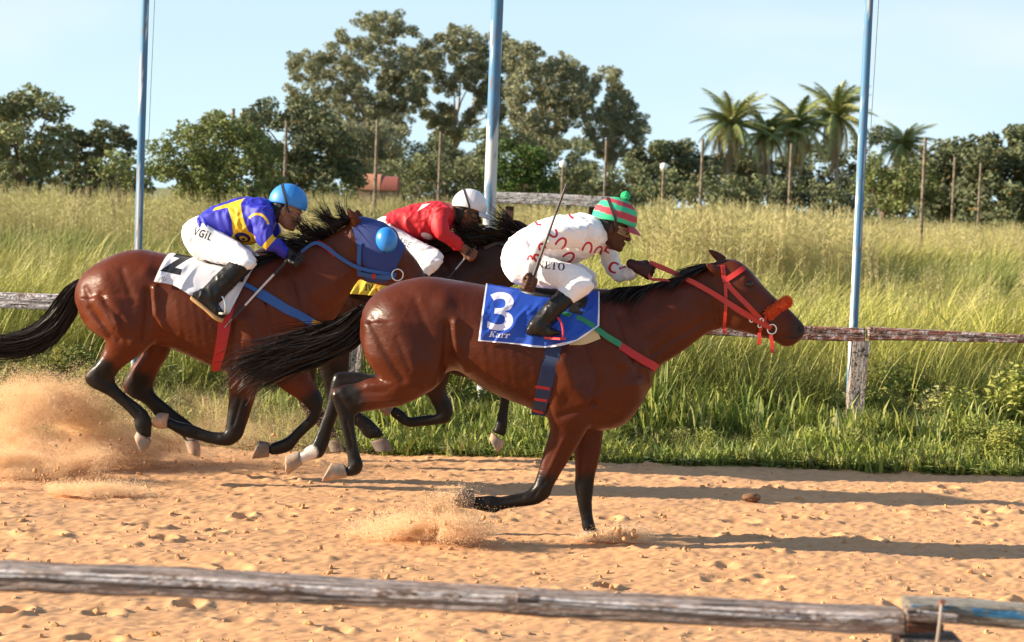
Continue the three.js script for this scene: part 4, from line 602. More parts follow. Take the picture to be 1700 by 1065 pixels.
const NK3 = [[980, 488, 1035, 690, 0.1505], [1010, 484, 1073, 640, 0.1290, 0, 2.15, .15], [1040, 479, 1093, 611, 0.1075, 0, 2.15, .2], [1070, 473, 1115, 595, 0.0903, 0, 2.15, .2], [1100, 467, 1138, 579, 0.0800, 0, 2.15, .15], [1136, 458, 1160, 562, 0.0731, 0, 2.15, .1], [1164, 449, 1180, 550, 0.0688, 0, 2.15, .05], [1192, 438, 1196, 545, 0.0654]];
const HD3 = [[1186, 436, 1188, 520, .068], [1205, 430, 1201, 541, .082, 0, 2.3], [1224, 432, 1212, 546, .096, 0, 2.5], [1240, 443, 1223, 549, .103, 0, 2.6], [1252, 456, 1236, 551, .096, 0, 2.6], [1266, 473, 1248, 554, .081, 0, 2.5], [1282, 490, 1262, 558, .067, 0, 2.4], [1297, 503, 1277, 562, .058, 0, 2.3], [1312, 515, 1290, 569, .056, 0, 2.3], [1325, 529, 1303, 575, .057, 0, 2.3], [1334, 539, 1317, 572, .05, 0, 2.3], [1337, 546, 1329, 563, .03]];
const EAR3 = [[[1203, 446, 1190, 460, .02, .055], [1187, 439, 1180, 453, .019, .066], [1171, 435, 1170, 440, .005, .068]], [[1208, 428, 1192, 437, .02, -.05], [1193, 418, 1184, 428, .017, -.056], [1176, 412, 1174, 416, .004, -.056]]];
const horse3 = makeHorse({
  Z0: Z3, box: [455, 400, 1345, 905], base: [850, 890], seed: 31, trunk: TR3, neck: NK3, head: HD3, ears: EAR3, nostril: [1325, 545], mouth: [[1331, 557], [1318, 560], [1302, 559]], eye: [1241, 470], forelock: [1212, 432],
  label: 'leading dark bay racehorse wearing blue number 3 cloth and red bridle', coat: [0.071, 0.0145, 0.0047], strokes: NEAR_LEGS3,
  socks: [[517, 750, -.165, .042], [506, 759, -.165, .036]],
  crest: [[1000, 487], [1040, 478], [1070, 472], [1100, 466], [1136, 456], [1164, 446], [1192, 434]], maneN: 1300, maneLen: 0.17, maneNear: 0.62, maneLift: t => 0.15 * Math.sin(t * 9),
  tail: [[612, 510, 12], [596, 532, 23], [570, 556, 30], [528, 572, 36], [478, 586, 40], [432, 602, 40], [395, 616, 42], [372, 630, 44]], tailN: 1700,
  legs: [
    { st: [[742, 535, 603, 535, .09, .165], [744, 590, 606, 588, .115, .17], [732, 634, 622, 618, .11, .17], [700, 657, 628, 625, .092, .165], [668, 672, 617, 627, .078, .165], [644, 677, 606, 630, .065, .165], [617, 681, 590, 636, .054, .165], [596, 685, 568, 640, .045, .165], [589, 692, 552, 646, .041, .165], [589, 700, 552, 662, .038, .165], [589, 708, 560, 686, .033, .165], [591, 722, 566, 707, .028, .165], [594, 738, 572, 732, .026, .165], [598, 756, 576, 752, .028, .165], [603, 772, 578, 766, .034, .165], [598, 785, 577, 776, .032, .165], [584, 790, 572, 773, .029, .165], [573, 789, 567, 772, .03, .165]], black: 7, hoof: [[577, 792, 573, 771, .036, .165], [556, 796, 563, 769, .046, .165], [534, 799, 551, 767, .054, .165]], pale: 1 },
    { st: [[738, 560, 612, 560, .09, -.16], [728, 618, 624, 610, .10, -.165], [690, 650, 618, 622, .083, -.165], [640, 660, 602, 618, .06, -.165], [610, 656, 580, 617, .05, -.165], [585, 657, 558, 619, .042, -.165], [573, 670, 551, 632, .037, -.165], [563, 685, 543, 669, .03, -.165], [552, 715, 531, 705, .026, -.165], [546, 737, 522, 728, .028, -.165], [536, 757, 516, 738, .034, -.165], [525, 761, 509, 742, .03, -.165], [512, 764, 502, 748, .03, -.165], [502, 770, 495, 752, .03, -.165]], black: 2, hoof: [[502, 771, 497, 749, .036, -.165], [488, 781, 487, 752, .046, -.165], [477, 789, 474, 757, .054, -.165]], pale: 1 },
    { st: [[1000, 620, 915, 620, .06, .17], [985, 680, 910, 688, .075, .165], [973, 715, 913, 712, .067, .15], [950, 754, 903, 747, .051, .135], [932, 783, 893, 783, .043, .13], [919, 806, 886, 803, .04, .13], [911, 825, 878, 812, .039, .13], [890, 837, 868, 817, .034, .13], [861, 841, 852, 820, .027, .13], [836, 845, 830, 824, .025, .13], [820, 851, 815, 822, .032, .13], [803, 848, 803, 823, .032, .13], [791, 845, 793, 824, .028, .13], [784, 843, 787, 822, .03, .13]], black: 5, hoof: [[787, 844, 787, 815, .036, .13], [766, 842, 779, 812, .046, .13], [747, 833, 769, 809, .052, .13]] },
    { st: [[1020, 630, 950, 640, .06, -.15], [1006, 690, 948, 695, .068, -.15], [1001, 722, 951, 722, .06, -.145], [996, 757, 953, 752, .05, -.14], [988, 788, 955, 786, .042, -.14], [985, 811, 954, 806, .04, -.14], [983, 831, 957, 825, .036, -.14], [983, 846, 961, 846, .028, -.14], [985, 860, 965, 862, .027, -.14], [988, 871, 966, 872, .033, -.14], [991, 882, 969, 882, .03, -.14]], black: 5, hoof: [[994, 878, 967, 880, .036, -.14], [1000, 888, 967, 890, .046, -.14], [1006, 899, 967, 899, .054, -.14]] },
  ],
});
const T1 = (x, y) => [124 + (x - 597) * 0.845, 414 + (y - 459) * 0.85];
const TR1 = [[129, 472, 128, 506, 0.0720], [141, 453, 147, 543, 0.1620, 0, 2.3], [165, 435, 177, 562, 0.2160, 0, 2.4, .04], [197, 420, 207, 570, 0.2430, 0, 2.4, .04], [232, 414, 242, 574, 0.2520, 0, 2.4, .05], [265, 419, 274, 574, 0.2520, 0, 2.3, .05], [300, 425, 303, 585, 0.2700, 0, 2.25, .08], [335, 431, 332, 598, 0.2790, 0, 2.25, .08], [370, 434, 365, 613, 0.2745, 0, 2.25, .07], [400, 434, 400, 626, 0.2610, 0, 2.3, .06], [430, 432, 435, 634, 0.2430, 0, 2.4, .08], [455, 432, 475, 630, 0.2115, 0, 2.4, .1], [478, 440, 510, 604, 0.1710, 0, 2.4, .1], [492, 456, 530, 568, 0.1170, 0, 2.2, .1]];
const NK1 = [[436, 436, 500, 610, 0.1462], [462, 430, 532, 562, 0.1247, 0, 2.15, .15], [490, 418, 553, 533, 0.1049, 0, 2.15, .2], [520, 404, 571, 507, 0.0860, 0, 2.15, .2], [550, 390, 586, 478, 0.0757, 0, 2.15, .12], [572, 375, 597, 463, 0.0688], [590, 364, 606, 460, 0.0662]];
const HD1 = [[584, 364, 590, 445, .068], [602, 361, 600, 460, .082, 0, 2.3], [620, 365, 611, 468, .096, 0, 2.5], [640, 372, 625, 471, .103, 0, 2.6], [655, 386, 640, 474, .096, 0, 2.6], [668, 403, 652, 477, .081, 0, 2.5], [680, 418, 664, 481, .067, 0, 2.4], [691, 431, 676, 486, .058, 0, 2.3], [701, 446, 687, 491, .056, 0, 2.3], [707, 462, 698, 493, .053, 0, 2.3], [708, 474, 704, 487, .03]];
const horse1 = makeHorse({
  Z0: Z1, box: [110, 338, 715, 765], base: [340, 795], seed: 57, trunk: TR1, neck: NK1, head: HD1, nostril: [701, 470], mouth: [[706, 480], [698, 484], [688, 482]], eye: [644, 400], forelock: [604, 366], strokeMap: T1,
  ears: [[[601, 366, 588, 376, .022, .05], [592, 354, 580, 362, .02, .056], [578, 344, 576, 347, .005, .054]], [[606, 364, 594, 370, .02, -.05], [600, 354, 589, 358, .017, -.056], [592, 345, 590, 347, .004, -.056]]],
  label: 'bay racehorse on the left in a blue blinker hood and white number 2 cloth', coat: [0.094, 0.0195, 0.0058],
  strokes: [{ pts: [[150, 512], [175, 536], [200, 562]], r: 0.02, amp: -0.010, side: 'near' }, { pts: [[160, 500], [195, 535]], r: 0.04, amp: 0.010, side: 'near' }, { pts: [[170, 490], [205, 530], [222, 560]], r: 0.016, amp: -0.009, side: 'near' }, { pts: [[205, 655], [230, 685]], r: 0.007, amp: -0.006, side: 'near' }, { pts: [[165, 622], [185, 640]], r: 0.012, amp: -0.007, side: 'near' }, { pts: [[400, 655], [386, 705]], r: 0.010, amp: -0.007, side: 'near' }, { pts: [[360, 726], [322, 718]], r: 0.007, amp: -0.006, side: 'near' }],
  socks: [[318, 724, -.165, .03]],
  crest: [[432, 434], [462, 428], [490, 415], [520, 401], [550, 387], [572, 371], [590, 362]], maneN: 900, maneLen: 0.20, maneNear: 0.5, maneLift: t => 0.25 + 0.75 * sstep(0.25, 0.6, t) * (1 - sstep(0.85, 1, t)) * (0.35 + 1.1 * vnoise(t * 16, 3.3)),
  tail: [[138, 468, 10], [121, 488, 20], [106, 515, 26], [84, 545, 28], [52, 565, 30], [14, 574, 28], [-26, 572, 26], [-60, 566, 24]], tailN: 1700,
  legs: [
    { st: [[264, 495, 131, 495, .09, .165], [268, 542, 150, 540, .115, .17], [252, 572, 174, 562, .10, .17], [228, 592, 174, 578, .078, .165], [208, 606, 162, 600, .058, .165], [194, 620, 148, 614, .046, .165], [191, 631, 141, 627, .041, .165], [198, 643, 150, 641, .036, .165], [212, 656, 178, 655, .029, .165], [228, 668, 203, 675, .026, .165], [243, 681, 222, 694, .028, .165], [252, 697, 224, 703, .034, .165], [252, 713, 226, 712, .031, .165], [251, 726, 229, 718, .03, .165]], black: 5, hoof: [[252, 731, 228, 715, .036, .165], [247, 743, 226, 719, .046, .165], [238, 754, 224, 723, .053, .165]], pale: 1 },
    { st: [[275, 520, 180, 520, .09, -.16], [284, 575, 236, 575, .088, -.165], [267, 610, 220, 607, .07, -.165], [256, 634, 208, 630, .047, -.165], [255, 647, 206, 643, .041, -.165], [262, 657, 214, 656, .036, -.165], [275, 668, 240, 670, .029, -.165], [292, 682, 264, 696, .026, -.165], [312, 697, 290, 716, .028, -.165], [322, 707, 302, 723, .034, -.165], [326, 718, 305, 727, .031, -.165], [328, 728, 308, 731, .03, -.165]], black: 3, hoof: [[330, 729, 307, 732, .036, -.165], [333, 743, 310, 741, .046, -.165], [333, 758, 314, 750, .053, -.165]], pale: 1 },
    { st: [[462, 560, 385, 570, .06, .17], [448, 605, 378, 612, .072, .165], [438, 628, 379, 628, .065, .15], [427, 650, 381, 646, .053, .135], [416, 686, 379, 674, .045, .13], [407, 712, 376, 702, .041, .13], [400, 728, 373, 716, .039, .13], [380, 740, 364, 717, .034, .13], [350, 736, 348, 715, .027, .13], [324, 729, 326, 707, .025, .13], [309, 725, 313, 703, .032, .13], [296, 719, 299, 700, .031, .13], [283, 712, 287, 696, .028, .13], [277, 709, 281, 692, .03, .13]], black: 4, hoof: [[278, 711, 280, 686, .036, .13], [264, 711, 271, 685, .046, .13], [252, 705, 263, 685, .052, .13]], pale: 1 },
    { st: [[512, 575, 440, 600, .06, -.15], [516, 622, 458, 636, .06, -.15], [528, 644, 492, 661, .05, -.14], [536, 662, 514, 680, .043, -.14], [534, 682, 514, 685, .039, -.14], [528, 699, 507, 696, .033, -.14], [514, 713, 494, 708, .027, -.14], [498, 729, 481, 721, .026, -.14], [484, 747, 468, 729, .033, -.14], [466, 753, 459, 732, .031, -.14], [448, 755, 449, 736, .03, -.14]], black: 3, hoof: [[447, 758, 447, 734, .036, -.14], [432, 760, 438, 732, .046, -.14], [418, 761, 431, 731, .053, -.14]] },
  ],
});
const T2 = (x, y) => [850 + (x - 1173) * 0.787, 369 + (y - 420) * 0.787];
const horse2 = makeHorse({
  Z0: Z2, box: [395, 355, 990, 755], base: [640, 770], seed: 93, map: T2, trunk: TR3, neck: NK3, head: HD3, ears: EAR3, nostril: [1325, 545], mouth: [[1331, 557], [1318, 560], [1302, 559]], eye: [1241, 470], forelock: [1212, 432],
  label: 'dark brown racehorse farthest from the camera, mostly hidden behind the other two', coat: [0.030, 0.0098, 0.0056],
  crest: [[1000, 487], [1040, 478], [1070, 472], [1100, 466], [1136, 456], [1164, 446], [1192, 434]], maneN: 1200, maneLen: 0.24, maneNear: 0.6, maneLift: t => 0.35 + 0.55 * Math.sin(t * 8) ** 2,
  legs: [
    { st: [[565, 500, 430, 500, .09, .165], [580, 560, 450, 560, .11, .17], [580, 600, 520, 600, .09, .165], [578, 630, 534, 625, .06, .165], [578, 652, 540, 648, .045, .165], [584, 668, 548, 672, .041, .165], [600, 685, 574, 692, .033, .165], [618, 698, 592, 707, .027, .165], [632, 713, 604, 722, .033, .165], [638, 723, 612, 728, .03, .165]], black: 3, hoof: [[641, 725, 615, 733, .036, .165], [648, 737, 619, 741, .046, .165], [652, 748, 624, 749, .053, .165]] },
    { st: [[545, 520, 425, 520, .09, -.16], [530, 590, 470, 590, .09, -.165], [524, 630, 498, 630, .05, -.165], [522, 655, 492, 655, .042, -.165], [532, 672, 505, 682, .033, -.165], [550, 698, 528, 708, .027, -.165], [558, 716, 538, 722, .033, -.165], [562, 724, 544, 729, .03, -.165]], black: 3, hoof: [[564, 727, 543, 733, .036, -.165], [572, 748, 549, 749, .053, -.165]] },
    { st: [[760, 550, 690, 560, .06, .17], [755, 595, 690, 610, .065, .16], [746, 625, 700, 640, .055, .14], [741, 648, 712, 660, .044, .13], [752, 676, 724, 684, .04, .13], [746, 699, 720, 688, .038, .13], [728, 704, 712, 688, .03, .13], [700, 707, 697, 690, .026, .13], [682, 709, 680, 692, .026, .13], [668, 704, 672, 684, .033, .13], [656, 695, 663, 678, .03, .13], [648, 689, 655, 674, .03, .13]], black: 4, hoof: [[646, 692, 654, 671, .036, .13], [638, 687, 648, 667, .046, .13], [630, 681, 643, 663, .052, .13]] },
    { st: [[790, 540, 700, 560, .06, -.15], [800, 590, 740, 615, .062, -.15], [832, 612, 796, 630, .046, -.14], [848, 630, 826, 640, .041, -.14], [849, 648, 830, 652, .036, -.14], [846, 666, 831, 662, .028, -.14], [843, 690, 826, 688, .026, -.14], [842, 708, 822, 706, .033, -.14], [838, 724, 818, 716, .03, -.14]], black: 3, hoof: [[837, 733, 816, 717, .036, -.14], [833, 743, 814, 722, .046, -.14], [826, 750, 812, 727, .052, -.14]], pale: 1 },
  ],
});

// ---------------------------------------------------------------- riders
// a garment's print, drawn over its side view
function garment(x0, y0, x1, y1, draw, sc = 6) {
  const c = document.createElement('canvas'); c.width = Math.round((x1 - x0) * sc); c.height = Math.round((y1 - y0) * sc);
  const q = c.getContext('2d'); q.scale(sc, sc); q.translate(-x0, -y0); draw(q);
  const t = new THREE.CanvasTexture(c); t.colorSpace = THREE.SRGBColorSpace; return t;
}
function sideUV(geo, x0, y0, x1, y1, Zp) {
  const a = W(x0, y0, Zp), b = W(x1, y0, Zp), c = W(x0, y1, Zp), bx = b.x - a.x, by = b.y - a.y, cx = c.x - a.x, cy = c.y - a.y, D = bx * cy - by * cx, p = geo.attributes.position, uv = new Float32Array(p.count * 2);
  for (let i = 0; i < p.count; i++) { const x = p.getX(i) - a.x, y = p.getY(i) - a.y; uv[i * 2] = (x * cy - y * cx) / D; uv[i * 2 + 1] = 1 - (bx * y - by * x) / D; }
  geo.setAttribute('uv', new THREE.BufferAttribute(uv, 2)); return geo;
}
const fieldOf = (stations, Z0, cell, pad = 0.05) => { const xs = stations.flatMap(s => [s.ax, s.bx]), ys = stations.flatMap(s => [s.ay, s.by]), zl = Math.min(...stations.map(s => s.zc - s.hw)), zh = Math.max(...stations.map(s => s.zc + s.hw)); return new Field(V3(Math.min(...xs) - pad, Math.min(...ys) - pad, Z0 + zl - pad), V3(Math.max(...xs) + pad, Math.max(...ys) + pad, Z0 + zh + pad), cell, Z0); };
const mirror = (st, dx = 6, dy = -3) => st.map(([a, b, c, d, h, z, n, p]) => [a + dx, b + dy, c + dx, d + dy, h, -z, n, p]);
const slim = (st, k) => st.map(s => { const cx = (s.ax + s.bx) / 2, cy = (s.ay + s.by) / 2; return { ...s, ax: lerp(cx, s.ax, k), bx: lerp(cx, s.bx, k), ay: lerp(cy, s.ay, k), by: lerp(cy, s.by, k), hw: s.hw * k }; });
function fist(pos, fwd, axis, flip) { // closed hand: knuckles ahead of the wrist, fingers round a stick that runs along axis
  const X = axis.clone().normalize(), Y = fwd.clone().addScaledVector(X, -fwd.dot(X)).normalize(), Z = V3().crossVectors(X, Y).multiplyScalar(flip), P = (x, y, z) => pos.clone().addScaledVector(X, x).addScaledVector(Y, y).addScaledVector(Z, z);
  const f = new Field(V3(pos.x - 0.13, pos.y - 0.13, pos.z - 0.13), V3(pos.x + 0.13, pos.y + 0.13, pos.z + 0.13), 0.004);
  f.cap(P(0, -0.075, 0.002), P(0, -0.03, 0.006), 0.027, 0.028, 0.02);
  for (const x of [-0.026, -0.009, 0.009, 0.026]) f.cap(P(x * 0.7, -0.035, 0.008), P(x, 0.03, 0.012), 0.017, 0.013, 0.012);
  [-0.031, -0.0105, 0.0105, 0.031].forEach((x, i) => { const l = [0.86, 1, 1.03, 0.94][i]; f.chain([P(x, 0.028, 0.012), P(x, 0.052 * l, -0.004), P(x * 0.98, 0.046 * l, -0.034), P(x * 0.96, 0.018, -0.041), P(x * 0.96, 0.006, -0.032)], [0.0112, 0.0105, 0.0096, 0.009, 0.0082], 0.004); });
  f.chain([P(0.022, -0.03, -0.004), P(0.042, -0.002, -0.018), P(0.04, 0.022, -0.038), P(0.02, 0.032, -0.052)], [0.015, 0.0125, 0.0112, 0.0095], 0.006);
  return f.mesh(0);
}
const GOG = { dark: phy(0.015, 0.012, 0.012, 0.12, { clearcoat: 0.6 }), clear: phy(0.85, 0.7, 0.55, 0.08, { transmission: 0.85, thickness: 0 }), pink: phy(0.8, 0.45, 0.42, 0.1, { transmission: 0.8, thickness: 0 }) };
const frameMat = std(0.35, 0.22, 0.09, 0.5), blackRubber = std(0.018, 0.016, 0.016, 0.55), leather = phy(0.010, 0.009, 0.009, 0.34, { specularIntensity: 0.6 });
function makeJockey(o) {
  const { Z0 } = o, g = thing('person', o.label, 'person', W(o.base[0], o.base[1], Z0), 'riders of the racehorses');
  const torso = ST(o.torso, Z0), pelvis = ST(o.pelvis, Z0), legs = [o.thigh, mirror(o.thigh)].map(s => ST(s, Z0)), shins = [o.shin, mirror(o.shin)].map(s => ST(s, Z0)), arms = [o.nearArm, o.farArm].map(s => ST(s, Z0)), boots = [o.boot, mirror(o.boot)].map(s => ST(s, Z0)), feet = [o.foot, mirror(o.foot)].map(s => ST(s, Z0));
  // head frame
  const hc = W(...o.head, Z0), th = R(o.tilt) - ROLL, fu = V3(Math.cos(th), Math.sin(th), 0), up = V3(-Math.sin(th), Math.cos(th), 0), H = (u, v, z = 0) => hc.clone().addScaledVector(fu, u).addScaledVector(up, v).add(V3(0, 0, z));
  // body: one figure under the clothes
  const bf = fieldOf([...torso, ...pelvis, ...legs.flat(), ...shins.flat(), ...arms.flat(), ...boots.flat(), ...feet.flat()], Z0, 0.012, 0.25);
  bf.loft(slim(torso, 0.86), 0.03); bf.loft(slim(pelvis, 0.86), 0.04); for (const s of [...legs, ...shins, ...arms, ...boots, ...feet]) bf.loft(slim(s, 0.78), 0.03);
  const nb = W(...o.neckBase, Z0); bf.cap(nb, H(-0.03, -0.05), 0.058, 0.05, 0.03); bf.ell(H(-0.01, 0.03), 0.085, 0.09, 0.065, th, 0.02);
  const hf = new Field(V3(hc.x - 0.2, hc.y - 0.2, hc.z - 0.14), V3(hc.x + 0.2, hc.y + 0.2, hc.z + 0.14), 0.0042, Z0);
  const face = [[.03, -.05, .115, .045], [.072, -.085, .09, .066], [.088, -.098, .05, .074], [.089, -.097, .012, .075], [.081, -.088, -.02, .071], [.083, -.066, -.05, .065], [.084, -.036, -.075, .057], [.082, -.005, -.1, .045], [.07, .02, -.118, .03]];
  hf.loft(face.map(([u, b, v, hw]) => { const p = H(u, v), q = H(b, v); return { ax: p.x, ay: p.y, bx: q.x, by: q.y, hw, zc: 0, n: 2.3, p: 0 }; }), 0.02);
  hf.cap(H(.082, .004), H(.104, -.038), 0.010, 0.014, 0.012); for (const s of [-1, 1]) { hf.ell(H(.096, -.043, s * .013), 0.011, 0.009, 0.009, th, 0.008); hf.cap(H(.084, .016, s * .012), H(.072, .014, s * .045), 0.011, 0.009, 0.012); hf.ell(H(.087, -.008, s * .032), 0.014, 0.013, 0.018, th, 0.01, -1); hf.ell(H(.079, -.009, s * .032), 0.013, 0.012, 0.014, th, 0.004); hf.ell(H(.066, -.035, s * .042), 0.022, 0.018, 0.016, th, 0.02); hf.ell(H(-.008, -.018, s * .074), 0.018, 0.031, 0.011, th + 0.2, 0.008); }
  hf.ell(H(.088, -.066), 0.011, 0.007, 0.026, th, 0.007); hf.ell(H(.086, -.079), 0.010, 0.0075, 0.023, th, 0.007); hf.cap(H(.098, -.0725, -.02), H(.098, -.0725, .02), 0.003, 0.003, 0.004, -1); hf.ell(H(.076, -.104), 0.017, 0.015, 0.022, th, 0.015);
  hf.cap(H(-.035, -.045), nb, 0.052, 0.058, 0.03);
  const skin = o.skin, col = (geo, c) => paint(geo, (x, y, z) => { const n = 0.85 + 0.3 * fbm(x * 30, y * 30, z * 30, 2); return c.map(v => v * n); });
  const hg = paint(hf.mesh(1), (x, y, z) => { const d = V3(x, y, z).sub(hc), u = d.dot(fu), v = d.dot(up), zz = d.z, lip = Math.abs(v + 0.0725) < 0.012 && u > 0.08 && Math.abs(zz) < 0.026, brow = Math.abs(v - 0.016 + Math.abs(zz) * 0.08) < 0.006 && u > 0.07 && Math.abs(zz) > 0.012 && Math.abs(zz) < 0.05, n = 0.85 + 0.3 * fbm(x * 40, y * 40, z * 40, 2); return brow ? [0.015, 0.01, 0.008] : skin.map((c, i) => c * n * (lip ? [1.05, 0.7, 0.72][i] : 1)); });
  const parts = [col(bf.mesh(1), skin), hg];
  for (const h of o.hands) { const p = W(h.at[0], h.at[1], Z0 + h.z), tip = W(h.to[0], h.to[1], Z0 + (h.toZ ?? h.z)), wr = W(h.wrist[0], h.wrist[1], Z0 + (h.wristZ ?? h.z)); parts.push(col(fist(p, h.fwd ? V3(...h.fwd) : p.clone().sub(wr), tip.clone().sub(p), h.flip ?? 1), h.glove || skin)); }
  part(g, 'body', mergeGeometries(parts), new THREE.MeshPhysicalMaterial({ vertexColors: true, roughness: 0.5, specularIntensity: 0.5, side: THREE.DoubleSide }));
  for (const s of [-1, 1]) { const e = new THREE.SphereGeometry(0.0115, 12, 10), c = H(.083, -.009, s * .032); e.translate(c.x, c.y, c.z); part(g, 'eye', e, eyeMat); }
  { const f = new Field(V3(hc.x - 0.2, hc.y - 0.2, hc.z - 0.14), V3(hc.x + 0.2, hc.y + 0.2, hc.z + 0.14), 0.005, Z0); f.ell(H(-.038, .0), 0.071, 0.095, 0.082, th, 0.01); f.ell(H(-.06, -.06), 0.04, 0.05, 0.062, th, 0.03); const hg2 = f.mesh(0), p = hg2.attributes.position, n = hg2.attributes.normal; for (let i = 0; i < p.count; i++) { const a = (fbm(p.getX(i) * 60, p.getY(i) * 25, p.getZ(i) * 60, 2) - 0.5) * 0.010; p.setXYZ(i, p.getX(i) + n.getX(i) * a, p.getY(i) + n.getY(i) * a, p.getZ(i) + n.getZ(i) * a); } hg2.computeVertexNormals(); part(g, 'hair', hg2, std(0.012, 0.010, 0.009, 0.7)); }
  // clothes
  const wrinkle = (geo, amp, sx, sy) => { const p = geo.attributes.position, n = geo.attributes.normal; for (let i = 0; i < p.count; i++) { const x = p.getX(i), y = p.getY(i), z = p.getZ(i), q = fbm(x * 3 + y * 2, y * 3, z * 3, 2) * 3, a = amp * ((1 - Math.abs(2 * fbm(x * sx + q, y * sy - q, z * 9, 3) - 1)) ** 3 - 0.35 + 0.5 * (fbm(x * 8, y * 8, z * 8, 2) - 0.5)); p.setXYZ(i, x + n.getX(i) * a, y + n.getY(i) * a, z + n.getZ(i) * a); } geo.computeVertexNormals(); return geo; };
  const sf = fieldOf([...torso, ...arms.flat()], Z0, 0.0075); sf.loft(torso, 0.02); for (const s of arms) sf.loft(s, 0.035);
  const sg = sideUV(wrinkle(sf.mesh(1), 0.016, 13, 8), ...o.shirtBox, Z0 + 0.2); part(g, 'shirt', sg, new THREE.MeshPhysicalMaterial({ map: garment(...o.shirtBox, o.shirt), roughness: 0.62, sheen: 0.25, sheenRoughness: 0.5, side: THREE.DoubleSide }));
  const pf = fieldOf([...pelvis, ...legs.flat(), ...shins.flat()], Z0, 0.0075); pf.loft(pelvis, 0.03); for (const s of legs) pf.loft(s, 0.05); for (const s of shins) pf.loft(s, 0.03);
  const pg = sideUV(wrinkle(pf.mesh(1), 0.008, 9, 13), ...o.trouserBox, Z0 + 0.22); part(g, 'breeches', pg, new THREE.MeshStandardMaterial({ map: garment(...o.trouserBox, o.trousers), roughness: 0.75, side: THREE.DoubleSide }));
  boots.forEach((b, i) => { const f = fieldOf([...b, ...feet[i]], Z0, 0.0065); f.loft(b, 0.02); f.loft(feet[i], 0.025); const bt = part(g, 'boot', wrinkle(f.mesh(1), 0.006, 16, 12), leather); if (o.sole) { const s = ST(i ? mirror(o.sole) : o.sole, Z0), sf2 = fieldOf(s, Z0, 0.0055); sf2.loft(s, 0.008); part(bt, 'sole', sf2.mesh(1), std(0.42, 0.26, 0.11, 0.7)); } });
  // helmet with its cloth cover
  const ru = 0.124, rv = 0.117, rz = 0.1, hcn = H(-.004, .046), pos = [], idx = [], cols = [], nP = 56, nT = 30;
  const HP = (a, t, k) => hcn.clone().addScaledVector(fu, ru * k * Math.sin(t) * Math.cos(a)).addScaledVector(up, rv * k * Math.cos(t)).add(V3(0, 0, rz * k * Math.sin(t) * Math.sin(a)));
  for (let s = 0; s < 2; s++) for (let j = 0; j <= nT; j++) for (let i = 0; i < nP; i++) {
    const a = i / nP * 2 * Math.PI, tm = R(101 + 6 * Math.cos(a + Math.PI) + 4 * Math.cos(2 * a)), t = (s ? nT - j : j) / nT * tm, seam = 1 - 0.012 * Math.exp(-((((a * 3 / Math.PI) % 1 - 0.5) / 0.07) ** 2)) * Math.sin(t), p = HP(a, t, s ? 0.95 : seam * (1 + 0.012 * (fbm(Math.cos(a) * 4, t * 3, Math.sin(a) * 4, 2) - 0.5)));
    pos.push(p.x, p.y, p.z); cols.push(...o.capColor(t / R(100), a));
  }
  for (let j = 0; j <= 2 * nT; j++) for (let i = 0; i < nP; i++) { const a = j * nP + i, b = j * nP + (i + 1) % nP; idx.push(a, a + nP, b, b, a + nP, b + nP); }
  const hm = part(g, 'helmet', geoFrom(pos, idx, { color: cols }), new THREE.MeshPhysicalMaterial({ vertexColors: true, roughness: o.capRough ?? 0.5, clearcoat: o.capCoat ?? 0, side: THREE.DoubleSide }));
  if (o.peak) { const pp = [], pi = []; for (let j = 0; j <= 6; j++) for (let i = 0; i <= 20; i++) for (const w of [0.004, -0.004]) { const a = (i / 20 - 0.5) * 1.9, k = 1 + 0.32 * (j / 6) * Math.cos(a * 0.8) ** 0.7, p = HP(a, R(99), k).addScaledVector(up, w - 0.02 * (j / 6) ** 1.5); pp.push(p.x, p.y, p.z); } for (let j = 0; j < 6; j++) for (let i = 0; i < 20; i++) for (const w of [0, 1]) { const A = (j * 21 + i) * 2 + w; pi.push(A, A + 2, A + 42, A + 2, A + 44, A + 42); } for (let i = 0; i < 20; i++) { const A = (6 * 21 + i) * 2; pi.push(A, A + 2, A + 1, A + 2, A + 3, A + 1); } part(hm, 'peak', geoFrom(pp, pi), std(...o.peak, 0.6)); }
  if (o.pom) { const G = new THREE.IcosahedronGeometry(o.pom[0], 5), p = G.attributes.position, c = HP(0.2, 0.12, 1.0 + o.pom[0] / rv * 0.7); for (let i = 0; i < p.count; i++) { const k = 1 + 0.35 * (vnoise(p.getX(i) * 260, p.getY(i) * 260, p.getZ(i) * 260) - 0.5); p.setXYZ(i, p.getX(i) * k + c.x, p.getY(i) * k + c.y, p.getZ(i) * k + c.z); } G.computeVertexNormals(); part(hm, 'pompom', G, std(...o.pom[1], 0.9)); }
  // goggles: lens band across the eyes, elastic over the helmet
  const lp = [], li = []; for (let i = 0; i <= 24; i++) for (const w of [-1, 1]) { const a = (i / 24 - 0.5) * 2.3, p = H(-.02 + .122 * Math.cos(a), -.006 + w * 0.021 * (0.75 + 0.25 * Math.cos(a * 1.4)), .085 * Math.sin(a) * 1.02); lp.push(p.x, p.y, p.z); } for (let i = 0; i < 24; i++) li.push(i * 2, i * 2 + 2, i * 2 + 1, i * 2 + 1, i * 2 + 2, i * 2 + 3);
  const gg = part(g, 'goggles', geoFrom(lp, li), GOG[o.goggles]);
  const rim = w => tube(Array.from({ length: 13 }, (_, i) => { const a = (i / 12 - 0.5) * 2.3; return H(-.02 + .122 * Math.cos(a), -.006 + w * 0.021 * (0.75 + 0.25 * Math.cos(a * 1.4)), .085 * Math.sin(a) * 1.02); }), 0.004, 6, 2);
  part(gg, 'frame', mergeGeometries([rim(-1), rim(1)]), o.goggles === 'dark' ? blackRubber : frameMat);
